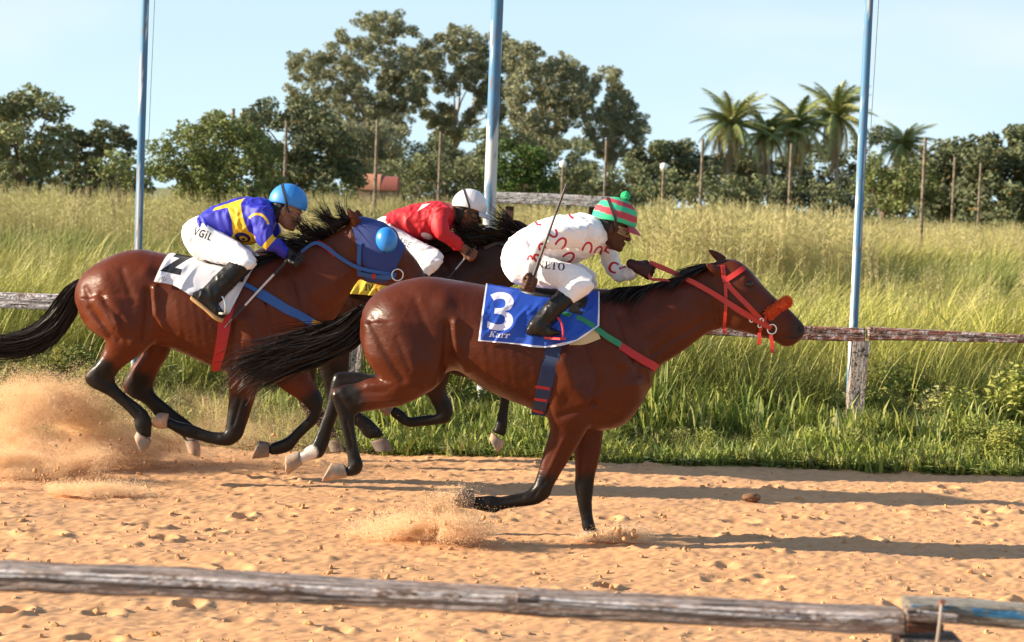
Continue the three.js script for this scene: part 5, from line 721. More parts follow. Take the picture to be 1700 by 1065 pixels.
  const sp = [H(.032, -.006, .08), H(.01, .01, .094)], wd = [up.clone(), up.clone()]; for (let i = 0; i <= 16; i++) { const a = i / 16 * Math.PI, dv = V3().addScaledVector(fu, -0.62).addScaledVector(up, 0.78), q = V3(0, 0, Math.cos(a)).addScaledVector(dv, Math.sin(a)), k = 1.02 / Math.hypot(q.dot(fu) / ru, q.dot(up) / rv, q.z / rz); sp.push(hcn.clone().addScaledVector(fu, 0.0).addScaledVector(q, k)); wd.push(fu.clone().multiplyScalar(0.78).addScaledVector(up, 0.62)); } sp.push(H(.01, .01, -.094), H(.032, -.006, -.08)); wd.push(up.clone(), up.clone());
  part(gg, 'elastic', strap(sp, wd, 0.014, 0.003), blackRubber);
  return g;
}
const whiteCloth = (q, x0, y0, x1, y1, base, seed, vary = 6) => { q.fillStyle = base; q.fillRect(x0, y0, x1 - x0, y1 - y0); const r = rng(seed); for (let i = 0; i < 260; i++) { const a = (r() * 0.035).toFixed(3), x = x0 + r() * (x1 - x0), y = y0 + r() * (y1 - y0); q.fillStyle = `rgba(120,95,80,${a})`; q.beginPath(); q.ellipse(x, y, 1 + r() * vary, 0.6 + r() * vary * 0.6, r() * 3, 0, 7); q.fill(); } };
const word = (q, s, x, y, size, rot, font, color, stretch = 1) => { const m = font.match(/^((?:italic |bold )*)(.*)$/); q.save(); q.translate(x, y); q.rotate(rot); q.scale(stretch, 1); q.fillStyle = color; q.font = `${m[1]}${size}px ${m[2]}`; q.fillText(s, 0, 0); q.restore(); };
const RED = '#b8142c';
const shoe = (q, x, y, r, rot, open = 2.0) => { q.save(); q.translate(x, y); q.rotate(rot); q.strokeStyle = RED; q.lineWidth = 3.6; q.beginPath(); q.ellipse(0, 0, r * 1.3, r * 0.8, 0, open / 2, 2 * Math.PI - open / 2); q.stroke(); q.restore(); };

const person3 = makeJockey({
  Z0: Z3, base: [905, 560], label: 'leading jockey in white silks with red motifs and a striped pompom cap', skin: [0.065, 0.027, 0.016],
  torso: [[846, 397, 880, 442, .155], [872, 380, 906, 437, .152], [902, 366, 935, 435, .16], [930, 358, 960, 432, .176], [955, 355, 982, 422, .186], [978, 358, 1000, 408, .17], [994, 364, 1008, 392, .10]],
  pelvis: [[833, 426, 836, 448, .09], [838, 408, 848, 466, .15], [852, 394, 866, 473, .17], [876, 384, 892, 474, .16]],
  thigh: [[866, 408, 850, 466, .085, .09], [900, 422, 888, 475, .083, .13], [935, 434, 920, 479, .076, .18], [964, 443, 946, 485, .068, .22], [985, 458, 962, 490, .058, .24]],
  shin: [[988, 470, 940, 466, .06, .24], [978, 486, 938, 474, .058, .248], [950, 504, 926, 483, .053, .26]],
  boot: [[953, 501, 927, 480, .057, .26], [940, 513, 912, 497, .056, .27], [925, 528, 898, 512, .05, .275], [911, 541, 884, 526, .045, .28], [905, 550, 878, 538, .042, .28]],
  foot: [[875, 542, 874, 554, .028, .28], [886, 530, 884, 557, .038, .28], [902, 534, 900, 558, .04, .285], [918, 544, 916, 557, .04, .29], [930, 549, 929, 555, .026, .29]],
  nearArm: [[978, 372, 966, 410, .055, .185], [944, 374, 940, 408, .05, .235], [914, 380, 914, 412, .047, .265], [893, 388, 905, 412, .045, .275], [884, 402, 908, 412, .044, .277], [876, 422, 900, 427, .04, .275], [871, 442, 893, 446, .034, .268], [872, 458, 889, 460, .03, .262]],
  farArm: [[984, 402, 1012, 392, .056, -.15], [995, 424, 1022, 416, .048, -.165], [1006, 446, 1030, 434, .045, -.16], [1016, 463, 1034, 440, .045, -.145], [1028, 468, 1040, 441, .043, -.12], [1042, 464, 1044, 440, .04, -.09], [1056, 460, 1055, 439, .034, -.055]],
  hands: [{ at: [880.5, 470], z: .30, wrist: [880, 455], to: [887, 452], toZ: .305, flip: 1, fwd: [0.1, -0.5, 0.8] }, { at: [1068, 447], z: -.03, wrist: [1052, 450], to: [1076, 430], toZ: -.03, flip: -1, glove: [0.045, 0.014, 0.013] }],
  head: [1017, 376], tilt: -14, neckBase: [992, 378], goggles: 'clear', peak: [0.34, 0.03, 0.05], pom: [0.026, [0.02, 0.42, 0.16]],
  capColor: t => (t * 5.6 + 0.25) % 2 < 1 ? [0.40, 0.045, 0.07] : [0.03, 0.46, 0.24], capRough: 0.8,
  shirtBox: [825, 340, 1075, 480], trouserBox: [825, 375, 1005, 515],
  shirt: q => { whiteCloth(q, 825, 340, 1075, 480, '#e9e6e6', 4); for (const [x, y, r, a, op] of [[916, 383, 8, -2.2, 3.2], [930, 405, 9, 2.2, 2.2], [943, 429, 9, 2.5, 2.2], [975, 414, 9, 1.9, 2.4], [995, 420, 8, 2.0, 2.4], [955, 357, 7, 0.3, 3.2], [900, 411, 6, 1.2, 2.6], [893, 428, 6, 0.8, 2.6], [880, 430, 5, 1.5, 3], [900, 366, 8, -0.4, 3.8]]) shoe(q, x, y, r, a, op); word(q, 'E', 1004, 418, 24, 0.5, 'bold sans-serif', RED); word(q, 'C', 1010, 452, 27, 0.35, 'bold sans-serif', RED, 1.1); word(q, 'I', 1032, 446, 15, 1.2, 'bold sans-serif', RED); },
  trousers: q => { whiteCloth(q, 825, 375, 1005, 515, '#e8e5e6', 9); word(q, 'NETO', 890, 444, 17, 0.09, 'bold serif', '#15131a', 0.98); },
});
const person1 = makeJockey({
  Z0: Z1, base: [345, 530], label: 'jockey in blue silks with yellow band and a plain blue cap', skin: [0.34, 0.165, 0.10],
  torso: [[328, 361, 352, 400, .155], [357, 342, 385, 401, .155], [390, 332, 412, 404, .17], [418, 328, 440, 398, .186], [438, 330, 452, 380, .172], [451, 337, 459, 366, .10]],
  pelvis: [[304, 386, 308, 404, .09], [308, 373, 318, 420, .15], [322, 362, 338, 429, .167], [344, 354, 362, 426, .158]],
  thigh: [[345, 370, 322, 423, .085, .09], [370, 386, 345, 432, .081, .13], [394, 401, 370, 439, .075, .18], [414, 416, 392, 446, .066, .22], [426, 430, 404, 454, .056, .24]],
  shin: [[426, 438, 392, 430, .056, .243], [420, 446, 384, 434, .055, .25]],
  boot: [[419, 446, 381, 433, .058, .252], [402, 464, 368, 447, .056, .26], [386, 480, 353, 461, .05, .27], [373, 493, 340, 475, .046, .28], [366, 502, 334, 484, .044, .285]],
  foot: [[321, 485, 319, 493, .028, .285], [336, 480, 330, 502, .038, .288], [352, 491, 345, 513, .04, .29], [365, 507, 357, 524, .04, .292], [375, 522, 369, 530, .028, .294]],
  sole: [[320, 489, 316, 497, .032, .285], [334, 499, 329, 507, .04, .288], [347, 510, 342, 517, .042, .29], [360, 520, 355, 529, .042, .292], [373, 528, 368, 536, .03, .294]],
  nearArm: [[416, 343, 451, 344, .06, .18], [419, 368, 452, 365, .053, .215], [423, 390, 453, 382, .048, .232], [430, 406, 455, 390, .046, .232], [446, 414, 460, 396, .044, .22], [460, 421, 470, 404, .039, .195], [472, 429, 479, 412, .033, .17]],
  farArm: [[430, 352, 456, 352, .055, -.17], [440, 378, 464, 374, .05, -.2], [449, 402, 470, 392, .045, -.19], [460, 420, 474, 400, .043, -.16], [474, 430, 482, 412, .034, -.12]],
  hands: [{ at: [488, 427], z: .15, wrist: [474, 420], wristZ: .165, to: [470, 449], toZ: .20, flip: -1, glove: [0.022, 0.02, 0.022] }, { at: [494, 420], z: -.085, wrist: [480, 420], wristZ: -.12, to: [505, 412], toZ: -.085, flip: -1, glove: [0.022, 0.02, 0.022] }],
  head: [476, 347], tilt: -16, neckBase: [452, 352], goggles: 'pink', pom: [0.011, [0.02, 0.02, 0.03]], capColor: () => [0.03, 0.22, 0.60], capRough: 0.5,
  shirtBox: [298, 318, 500, 440], trouserBox: [295, 345, 435, 460],
  shirt: q => {
    whiteCloth(q, 298, 318, 500, 440, '#2326a8', 5, 3); q.fillStyle = '#e0b21c';
    q.beginPath(); q.moveTo(352, 345); q.lineTo(403, 328); q.lineTo(398, 338); q.lineTo(403, 360); q.lineTo(412, 384); q.lineTo(426, 392); q.lineTo(424, 410); q.lineTo(376, 402); q.lineTo(386, 388); q.lineTo(384, 365); q.lineTo(376, 344); q.lineTo(350, 350); q.fill();
    q.fillStyle = '#1b1a52'; q.beginPath(); q.ellipse(401, 394, 13, 8, 0.2, 0, 7); q.fill(); q.fillStyle = '#e0b21c'; q.beginPath(); q.ellipse(402, 396, 7, 4, 0.2, 0, 7); q.fill(); q.fillStyle = '#1b1a52'; q.beginPath(); q.ellipse(402, 397, 3, 2, 0, 0, 7); q.fill();
    q.strokeStyle = '#e0b21c'; q.lineWidth = 4; q.beginPath(); q.moveTo(414, 362); q.quadraticCurveTo(424, 352, 436, 356); q.quadraticCurveTo(446, 362, 448, 372); q.stroke(); q.lineWidth = 9; q.beginPath(); q.moveTo(440, 412); q.lineTo(459, 390); q.stroke();
  },
  trousers: q => { whiteCloth(q, 295, 345, 435, 460, '#e9e7e8', 7); word(q, 'VGiL', 318, 388, 18, 0.36, 'bold sans-serif', '#15131a', 0.86); },
});
const person2 = makeJockey({
  Z0: Z2, base: [665, 505], label: 'jockey in red silks and a plain white helmet on the farthest horse', skin: [0.17, 0.07, 0.04],
  torso: [[636, 360, 660, 386, .15], [668, 346, 690, 399, .155], [700, 338, 715, 401, .17], [725, 335, 738, 392, .186], [742, 338, 752, 372, .17], [752, 343, 758, 362, .10]],
  pelvis: [[622, 376, 627, 392, .09], [627, 365, 640, 408, .15], [642, 358, 664, 408, .155]],
  thigh: [[652, 370, 630, 408, .085, .09], [676, 387, 655, 422, .08, .13], [702, 402, 682, 434, .073, .18], [726, 414, 708, 442, .064, .22], [737, 424, 719, 450, .055, .24]],
  shin: [[737, 434, 706, 428, .055, .243], [724, 447, 700, 434, .054, .25], [708, 464, 690, 448, .05, .26]],
  boot: [[713, 458, 692, 445, .056, .26], [701, 476, 677, 462, .052, .27], [686, 494, 662, 480, .046, .28]],
  foot: [[646, 489, 643, 498, .028, .285], [657, 481, 652, 503, .038, .29], [672, 491, 668, 507, .04, .29], [687, 502, 684, 509, .026, .29]],
  nearArm: [[722, 344, 750, 346, .056, .18], [717, 368, 745, 366, .052, .215], [721, 390, 747, 380, .047, .228], [732, 399, 750, 384, .045, .22], [748, 409, 759, 392, .04, .2], [762, 418, 769, 402, .034, .16]],
  farArm: [[744, 350, 766, 352, .05, -.17], [751, 374, 773, 370, .047, -.19], [760, 396, 779, 386, .044, -.16], [772, 410, 784, 395, .039, -.1], [786, 418, 791, 404, .032, -.05]],
  hands: [{ at: [777, 418], z: .13, wrist: [764, 410], wristZ: .16, to: [766, 434], toZ: .15, flip: -1 }, { at: [800, 414], z: -.03, wrist: [787, 411], wristZ: -.05, to: [806, 402], toZ: -.03, flip: -1 }],
  head: [777, 352], tilt: -15, neckBase: [755, 354], goggles: 'dark', peak: [0.6, 0.55, 0.55], capColor: () => [0.72, 0.66, 0.66], capRough: 0.35, capCoat: 0.4,
  shirtBox: [618, 328, 800, 425], trouserBox: [615, 350, 745, 470],
  shirt: q => { whiteCloth(q, 618, 328, 800, 425, '#b80d1e', 5, 3); q.fillStyle = '#e8e4e4'; q.beginPath(); q.moveTo(692, 351); q.lineTo(700, 339); q.lineTo(714, 337); q.lineTo(705, 343); q.fill(); q.beginPath(); q.ellipse(708, 392, 10, 5, 0.4, 0, 7); q.fill(); },
  trousers: q => { whiteCloth(q, 615, 350, 745, 470, '#e6e2e4', 7); word(q, 'ABE', 660, 402, 13, 0.42, 'sans-serif', '#221e22'); },
});

// ---------------------------------------------------------------- tack
const dense = (pts, n = 40) => { const c = new THREE.CatmullRomCurve3(pts.map(([x, y]) => V3(x, y, 0)), false, 'centripetal'); return Array.from({ length: n + 1 }, (_, i) => c.getPoint(i / n)); };
function hug(h, pts, width, off = 0.005, far = false, thick = 0.004) { // strap that lies on a horse's side
  const { f, Z0 } = h, d = dense(pts, 44), P = [], Wd = [], Wn = []; let zl = Z0;
  const zAt = (x, y) => { const z = f.surfZ(x, y); return z === null ? null : z + Math.max(0, f.raise(x, y)); };
  d.forEach((q, i) => {
    let p = W(q.x, q.y, Z0 + 0.2), z = zAt(p.x, p.y); if (z !== null) { p = W(q.x, q.y, z); z = zAt(p.x, p.y) ?? z; } else z = zl; zl = z;
    const a = d[Math.max(0, i - 1)], b = d[Math.min(d.length - 1, i + 1)], nx = -(b.y - a.y), ny = b.x - a.x, L = Math.hypot(nx, ny) || 1, e = 0.016, ux = nx / L, uy = -ny / L;
    const z1 = zAt(p.x + ux * e, p.y + uy * e) ?? z, z2 = zAt(p.x - ux * e, p.y - uy * e) ?? z, w = V3(2 * ux * e, 2 * uy * e, clamp(z1 - z2, -0.03, 0.03)), nrm = V3(-(z1 - z2) * ux, -(z1 - z2) * uy, 2 * e).normalize();
    P.push(V3(p.x, p.y, z).addScaledVector(nrm, off)); Wd.push(w); Wn.push(Array.isArray(width) ? lerp(width[0], width[1], i / (d.length - 1)) : width);
  });
  for (let k = 0; k < 2; k++) for (let i = 1; i < P.length - 1; i++) P[i].z = (P[i - 1].z + 2 * P[i].z + P[i + 1].z) / 4;
  if (far) for (const v of [...P]) v.z = 2 * Z0 - v.z; if (far) for (const v of Wd) v.z *= -1;
  return strap(P, Wd, Wn, thick);
}
const both = (h, pts, w, off, th) => [hug(h, pts, w, off, false, th), hug(h, pts, w, off, true, th)]; // one piece for each side
function clothOn(h, o) { // saddle cloth laid over the back, hanging down both sides
  const { f, Z0 } = h, nS = 60, nT = 46, pos = [], uv = [], idx = [], top = dense(o.top, nS), bot = dense(o.bottom, nS), [x0, y0, x1, y1] = o.box;
  for (const side of [1, -1]) {
    const base = pos.length / 3, P = [];
    for (let j = 0; j <= nT; j++) for (let i = 0; i <= nS; i++) {
      const t = (j / nT) ** 1.7, px = lerp(top[i].x, bot[i].x, t), py = lerp(top[i].y, bot[i].y, t); let p = W(px, py, Z0 + 0.25), z = f.surfZ(p.x, p.y);
      if (z === null) { let y = p.y; for (let k = 0; k < 60 && z === null; k++) { y -= 0.003; z = f.surfZ(p.x, y); } p.y = y + 0.004; z = Z0; }
      const wr = 0.024 * t * (fbm(px * 0.05 + 9, py * 0.018, o.seed, 2) - 0.42) + 0.018 * Math.sqrt(t) * (1 - Math.abs(2 * fbm(px * 0.06 + py * 0.03, py * 0.03, o.seed + 3, 2) - 1)) ** 4;
      P.push(V3(p.x, p.y, Z0 + (z - Z0 + (j ? 0.011 + wr + Math.max(0, f.raise(p.x, p.y)) : 0)))); uv.push((px - x0) / (x1 - x0), 1 - (py - y0) / (y1 - y0));
    }
    for (let j = 0; j <= nT; j++) for (let i = 0; i <= nS; i++) { const p = P[j * (nS + 1) + i]; const up = j < 6 ? 0.008 : 0.004; pos.push(p.x, p.y + up, Z0 + side * (p.z - Z0)); }
    for (let j = 0; j < nT; j++) for (let i = 0; i < nS; i++) { const a = base + j * (nS + 1) + i, b = a + nS + 1; if (side > 0) idx.push(a, b, a + 1, a + 1, b, b + 1); else idx.push(a, a + 1, b, a + 1, b + 1, b); }
  }
  const at = W(o.bottom[1][0], o.bottom[1][1], Z0);
  return single('saddle_cloth', o.label, 'saddle cloth', geoFrom(pos, idx, { uv }), new THREE.MeshPhysicalMaterial({ map: garment(x0, y0, x1, y1, o.draw, 7), roughness: 0.6, sheen: 0.2, side: THREE.DoubleSide }), at, 'numbered saddle cloths');
}
clothOn(horse3, { seed: 2, box: [785, 465, 1005, 585], top: [[806, 474], [870, 483], [930, 486], [997, 488]], bottom: [[794, 566], [850, 571], [905, 577], [958, 566], [995, 542]], label: 'blue saddle cloth with a large white number 3 and white edging',
  draw: q => { whiteCloth(q, 785, 465, 1005, 585, '#1547ae', 3, 4); q.strokeStyle = '#dcdde6'; q.lineWidth = 6; q.beginPath(); q.moveTo(806, 470); q.lineTo(794, 567); q.lineTo(850, 572); q.lineTo(905, 578); q.lineTo(958, 567); q.lineTo(995, 543); q.lineTo(998, 486); q.stroke(); word(q, '3', 806, 546, 84, 0.1, 'bold sans-serif', '#dcd8ea', 1.02); word(q, 'Karr', 811, 559, 13, 0.08, 'italic bold serif', '#e4e2ee', 1.1); } });
clothOn(horse1, { seed: 5, box: [245, 408, 435, 530], top: [[273, 418], [320, 430], [370, 434], [424, 434]], bottom: [[256, 468], [292, 476], [335, 501], [382, 521]], label: 'white saddle cloth with a black number 2 on the left horse',
  draw: q => { whiteCloth(q, 245, 408, 435, 530, '#dcd9de', 3, 4); q.strokeStyle = '#b9b3a8'; q.lineWidth = 3; q.beginPath(); q.moveTo(273, 414); q.lineTo(256, 468); q.lineTo(292, 476); q.lineTo(335, 501); q.lineTo(382, 521); q.stroke(); q.strokeStyle = '#17161c'; q.lineWidth = 10; q.lineJoin = 'miter'; q.beginPath(); q.moveTo(282, 423); q.lineTo(304, 428); q.lineTo(276, 448); q.lineTo(300, 453); q.stroke(); word(q, 'tu', 267, 466, 9, 0.15, 'italic sans-serif', '#3a3840'); } });
clothOn(horse2, { seed: 8, box: [545, 400, 715, 500], top: [[562, 412], [612, 419], [660, 421], [711, 423]], bottom: [[553, 485], [600, 489], [640, 491], [682, 484], [710, 466]], label: 'yellow saddle cloth on the farthest horse',
  draw: q => { whiteCloth(q, 545, 400, 715, 500, '#e3c23a', 3, 4); word(q, 'IV', 606, 482, 14, 0.05, 'bold sans-serif', '#3a2f18'); word(q, 'C', 622, 484, 18, 0.05, 'bold sans-serif', '#d7761c'); } });

const blackLeather = phy(0.016, 0.014, 0.013, 0.45), redLeather = phy(0.42, 0.022, 0.016, 0.42), blueWeb = std(0.02, 0.09, 0.30, 0.7), navyWeb = std(0.012, 0.028, 0.085, 0.75), redWeb = std(0.38, 0.015, 0.02, 0.65), greenWeb = std(0.02, 0.20, 0.10, 0.7), steel = std(0.75, 0.74, 0.70, 0.25, { metalness: 0.9 }), cream = std(0.55, 0.42, 0.22, 0.8);
function stirrupAt(g, px, py, Z0, z, mat, s = 1) {
  const p = W(px, py, Z0 + z), pts = [[-0.045, 0], [-0.05, 0.03], [-0.036, 0.085], [0, 0.115], [0.036, 0.085], [0.05, 0.03], [0.045, 0]].map(([x, y]) => V3(p.x + x * 0.85 * s, p.y + y * s, p.z + x * 0.6 * s));
  const q = part(g, 'stirrup', tube(pts, 0.0065, 8, 4), mat); const b = new THREE.BoxGeometry(0.055, 0.012, 0.105); b.rotateY(0.95); b.translate(p.x, p.y, p.z); part(q, 'tread', b, mat);
}
function saddle(h, o) {
  const { Z0 } = h, s = ST(o.seat, Z0), f = fieldOf(s, Z0, 0.0085); f.loft(s, 0.02);
  const g = thing('racing_saddle', o.label, 'saddle', W(o.seat[1][2], o.seat[1][3], Z0), 'racing saddles');
  part(g, 'seat', f.mesh(1), blackLeather);
  part(g, 'flap', both(h, o.flap, o.flapW, 0.02, 0.006), blackLeather);
  part(g, 'girth', both(h, o.girth, o.girthW, 0.006, 0.006), o.girthMat);
  for (const st of o.stripes || []) part(g, 'girth_stripe', both(h, st, 0.016, 0.0105, 0.002), redWeb);
  for (const z of [1, -1]) { stirrupAt(g, o.stirrup[0] + (z < 0 ? 6 : 0), o.stirrup[1], Z0, z * o.stirrup[2], o.stirrupMat); const a = W(o.leatherTop[0], o.leatherTop[1], Z0 + z * 0.2), b = W(o.stirrup[0] + (z < 0 ? 6 : 0), o.stirrup[1] - 0.115 * F / -Z0, Z0 + z * o.stirrup[2]); part(g, 'stirrup_leather', strap([a, a.clone().lerp(b, 0.5).add(V3(0, 0, z * 0.03)), b], [V3(1, 0.3, 0), V3(1, 0.3, 0), V3(1, 0.3, 0)], 0.026, 0.004), blackLeather); }
  if (o.pad) part(g, 'pad', both(h, o.pad, 0.07, 0.006, 0.008), cream);
  return g;
}
saddle(horse3, { label: 'black racing saddle with navy girth and red stirrups under the leading jockey', seat: [[862, 478, 864, 492, .07], [885, 476, 887, 500, .12], [925, 478, 927, 502, .13], [962, 474, 965, 500, .12], [990, 480, 992, 496, .07]], flap: [[962, 484], [962, 500], [955, 520]], flapW: [0.10, 0.075], girth: [[926, 548], [916, 590], [902, 650], [893, 688]], girthW: [0.088, 0.074], girthMat: navyWeb, stripes: [[[889, 640], [913, 644]], [[887, 660], [908, 663]], [[884, 678], [902, 682]]], stirrup: [921, 561, .29], stirrupMat: std(0.55, 0.03, 0.045, 0.4), leatherTop: [938, 492], pad: [[944, 562], [968, 561], [993, 552]] });
saddle(horse1, { label: 'black racing saddle with red girth under the blue jockey', seat: [[330, 424, 332, 438, .07], [350, 424, 352, 444, .12], [382, 426, 384, 448, .13], [408, 424, 411, 446, .11], [425, 428, 427, 442, .07]], flap: [[405, 434], [402, 450], [396, 466]], flapW: [0.09, 0.07], girth: [[386, 462], [376, 520], [366, 580], [357, 617]], girthW: [0.092, 0.055], girthMat: redWeb, stirrup: [364, 519, .295], stirrupMat: steel, leatherTop: [390, 442] });
saddle(horse2, { label: 'black racing saddle under the red jockey', seat: [[612, 416, 614, 428, .07], [632, 414, 634, 434, .12], [660, 416, 662, 436, .13], [690, 414, 692, 434, .1], [706, 420, 708, 430, .06]], flap: [[684, 424], [682, 436], [677, 452]], flapW: [0.09, 0.07], girth: [[655, 470], [645, 520], [634, 580]], girthW: [0.08, 0.07], girthMat: navyWeb, stirrup: [677, 512, .29], stirrupMat: steel, leatherTop: [672, 430] });
{ const g = thing('breast_collar', 'green and red breast collar across the leading horse chest', 'breast collar', W(1030, 580, Z3));
  part(g, 'green_strap', both(horse3, [[930, 521], [965, 531], [1000, 553], [1029, 574]], [0.024, 0.034], 0.016), greenWeb); part(g, 'red_strap', both(horse3, [[1028, 574], [1060, 594], [1090, 611]], [0.042, 0.044], 0.008, 0.005), redWeb); }
{ const g = thing('breast_collar', 'blue breast collar across the left horse shoulder', 'breast collar', W(470, 520, Z1));
  part(g, 'narrow_strap', both(horse1, [[386, 465], [410, 474], [434, 488]], 0.026, 0.012), blueWeb); part(g, 'wide_strap', both(horse1, [[430, 486], [475, 512], [520, 536]], [0.062, 0.05], 0.008, 0.006), blueWeb); part(g, 'keeper', both(horse1, [[518, 534], [538, 540]], 0.03, 0.009), std(0.5, 0.25, 0.03, 0.6)); }
function ring(h, px, py, r, out = 0.012) { const p = W(px, py, h.Z0 + 0.06), z = h.f.surfZ(p.x, p.y) ?? h.Z0 + 0.06, G = new THREE.TorusGeometry(r, 0.0045, 8, 28); const c = W(px, py, z + out); G.rotateY(0.25); G.translate(c.x, c.y, c.z); return G; }
function reinTo(h, pts, w, mat, g) { // [px, py, z offset or null to follow the neck]
  const { f, Z0 } = h, n = 48, c = new THREE.CatmullRomCurve3(pts.map(([x, y]) => V3(x, y, 0)), false, 'centripetal'), P = [], Wd = [];
  for (let i = 0; i <= n; i++) { const t = i / n, q = c.getPoint(t), k = t * (pts.length - 1), j = Math.min(pts.length - 2, Math.floor(k)), z = lerp(pts[j][2], pts[j + 1][2], k - j); let p = W(q.x, q.y, Z0 + z); const s = f.surfZ(p.x, p.y); if (s !== null && s + 0.012 > p.z && !pts.free) p = W(q.x, q.y, s + 0.012); P.push(p); Wd.push(V3(0.35, 0.95, 0.05)); }
  for (let k = 0; k < 3; k++) for (let i = 1; i < n; i++) P[i].z = (P[i - 1].z + 2 * P[i].z + P[i + 1].z) / 4;
  return part(g, 'rein', strap(P, Wd, w, 0.004), mat);
}
{ const h = horse3, g = thing('bridle', 'red leather bridle with fluffy orange noseband on the leading horse', 'bridle', W(1260, 560, Z3), 'bridles');
  part(g, 'browband', both(h, [[1236, 444], [1220, 455], [1201, 467]], 0.030, 0.006), redLeather); part(g, 'cheekpiece', both(h, [[1206, 470], [1236, 502], [1266, 533], [1279, 544]], 0.027, 0.006, 0.005), redLeather);
  part(g, 'throatlatch', both(h, [[1204, 470], [1205, 510], [1202, 546]], 0.018, 0.007), redLeather); part(g, 'headpiece', both(h, [[1199, 440], [1200, 452], [1203, 468]], 0.024, 0.006), redLeather);
  part(g, 'chin_strap', both(h, [[1272, 524], [1264, 540], [1259, 556]], 0.018, 0.007), redLeather);
  for (const [x, y, l] of [[1260, 552, 20], [1279, 556, 30], [1202, 546, 8]]) { const a = W(x, y, Z3 + 0.07), b = W(x + (l > 25 ? 3 : -1), y + l, Z3 + 0.075); part(g, 'strap_end', strap([a, a.clone().lerp(b, 0.5).add(V3(0.004, 0, 0.004)), b], [V3(1, 0, 0.2), V3(1, 0, 0.2), V3(1, 0, 0.2)], 0.02, 0.004), redLeather); }
  const b = part(g, 'bit', mergeGeometries([ring(h, 1281, 546, 0.026), ring(h, 1281, 546, 0.026).translate(0, 0, -0.16)]), steel);
  for (const [x, y] of [[1264, 531], [1247, 531], [1261, 540]]) part(g, 'buckle', ring(h, x, y, 0.010, 0.010), steel);
  { const pts = [[1274, 522, .069], [1281, 517, .063], [1290, 510, .05], [1303, 502, .02], [1306, 500, -.02], [1296, 508, -.05], [1282, 517, -.063]].map(([x, y, z]) => W(x, y, Z3 + z)), c = new THREE.CatmullRomCurve3(pts), T = tube(pts, 0.023, 14, 8), H2 = new Hair(5), r = H2.r;
    for (let i = 0; i < 2600; i++) { const p = c.getPoint(r()), d = V3(r() - 0.5, r() - 0.5, r() - 0.5).normalize(); H2.add([p.clone().addScaledVector(d, 0.02), p.clone().addScaledVector(d, 0.03).add(V3(0.002, 0, 0)), p.clone().addScaledVector(d, 0.036 + 0.006 * r()).add(V3(-0.004 * r(), -0.003, 0))], 0.005, 0.001); }
    part(g, 'noseband', mergeGeometries([T, H2.geo()]), std(0.72, 0.10, 0.02, 0.9)); }
  reinTo(h, [[1276, 543, .08], [1230, 518, .1], [1185, 488, .09], [1140, 463, .05], [1105, 446, .0], [1078, 435, -.03]], 0.025, redLeather, g);
  reinTo(h, [[1280, 545, -.08], [1230, 515, -.1], [1180, 484, -.09], [1135, 460, -.05], [1078, 436, -.04]], 0.025, redLeather, g);
  const lp = [[1074, 442, -.02], [1080, 462, .0], [1096, 464, .03], [1108, 466, .045], [1115, 478, .05]]; lp.free = true; reinTo(h, lp, 0.016, redLeather, g);
}
{ const h = horse1, g = thing('bridle', 'blue blinker hood and bridle with ring bit on the left horse', 'bridle', W(640, 480, Z1), 'bridles');
  const hs = ST(HD1.slice(0, 7).map(([a, b, c, d, w, z, n]) => [a, b - 2, c, d + 1, w + 0.008, z, n]), Z1), f = fieldOf(hs, Z1, 0.007); f.loft(hs, 0.02);
  const a = W(598, 358, Z1), b = W(590, 462, Z1), c = W(675, 408, Z1), e = W(652, 466, Z1); // open in front of the ears and above the muzzle
  const cut = f.mesh(0); const p = cut.attributes.position, keep = [], ix = cut.index.array, nA = c.clone().sub(e), inside = i => { const x = p.getX(i), y = p.getY(i); return (x - lerp(a.x, b.x, (a.y - y) / (a.y - b.y))) > -0.06 && ((x - e.x) * nA.y - (y - e.y) * nA.x) < 0 && y > e.y - 0.012 && Math.abs(p.getZ(i) - Z1) < 0.13; };
  for (let i = 0; i < ix.length; i += 3) if (inside(ix[i]) && inside(ix[i + 1]) && inside(ix[i + 2])) keep.push(ix[i], ix[i + 1], ix[i + 2]); cut.setIndex(keep);
  const hood = part(g, 'hood', cut, std(0.016, 0.035, 0.17, 0.7));
  for (const s of [1, -1]) { const cp = new THREE.SphereGeometry(0.076, 24, 14, 0, Math.PI * 2, 0, 1.55), q = W(642, 398, Z1 + 0.09); cp.scale(0.92, 0.85, 1.08); cp.rotateX(Math.PI / 2 * 0.9); cp.rotateZ(0.25); if (s < 0) cp.scale(1, 1, -1); cp.translate(q.x, q.y, Z1 + s * 0.088); part(hood, 'blinker_cup', cp, phy(0.02, 0.21, 0.62, 0.35, { clearcoat: 0.3 })); }
  part(g, 'noseband', both(h, [[597, 452], [620, 457], [642, 459], [656, 458]], 0.03, 0.012, 0.005), blueWeb); part(g, 'cheekpiece', both(h, [[598, 402], [597, 430], [598, 458]], 0.026, 0.012), blueWeb); part(g, 'red_keeper', both(h, [[618, 456], [624, 457]], 0.034, 0.016), redWeb);
  part(g, 'bit', mergeGeometries([ring(h, 660, 456, 0.036, 0.02), ring(h, 660, 456, 0.036, 0.02).translate(0, 0, -0.18)]), steel);
  reinTo(h, [[658, 456, .09], [620, 450, .11], [590, 442, .1], [560, 424, .1], [545, 412, .1], [524, 403, .08], [500, 418, .13]], 0.022, blueWeb, g);
  part(g, 'rein_grip', hug(h, [[558, 424], [545, 413], [526, 403]], 0.032, 0.018), redWeb);
}
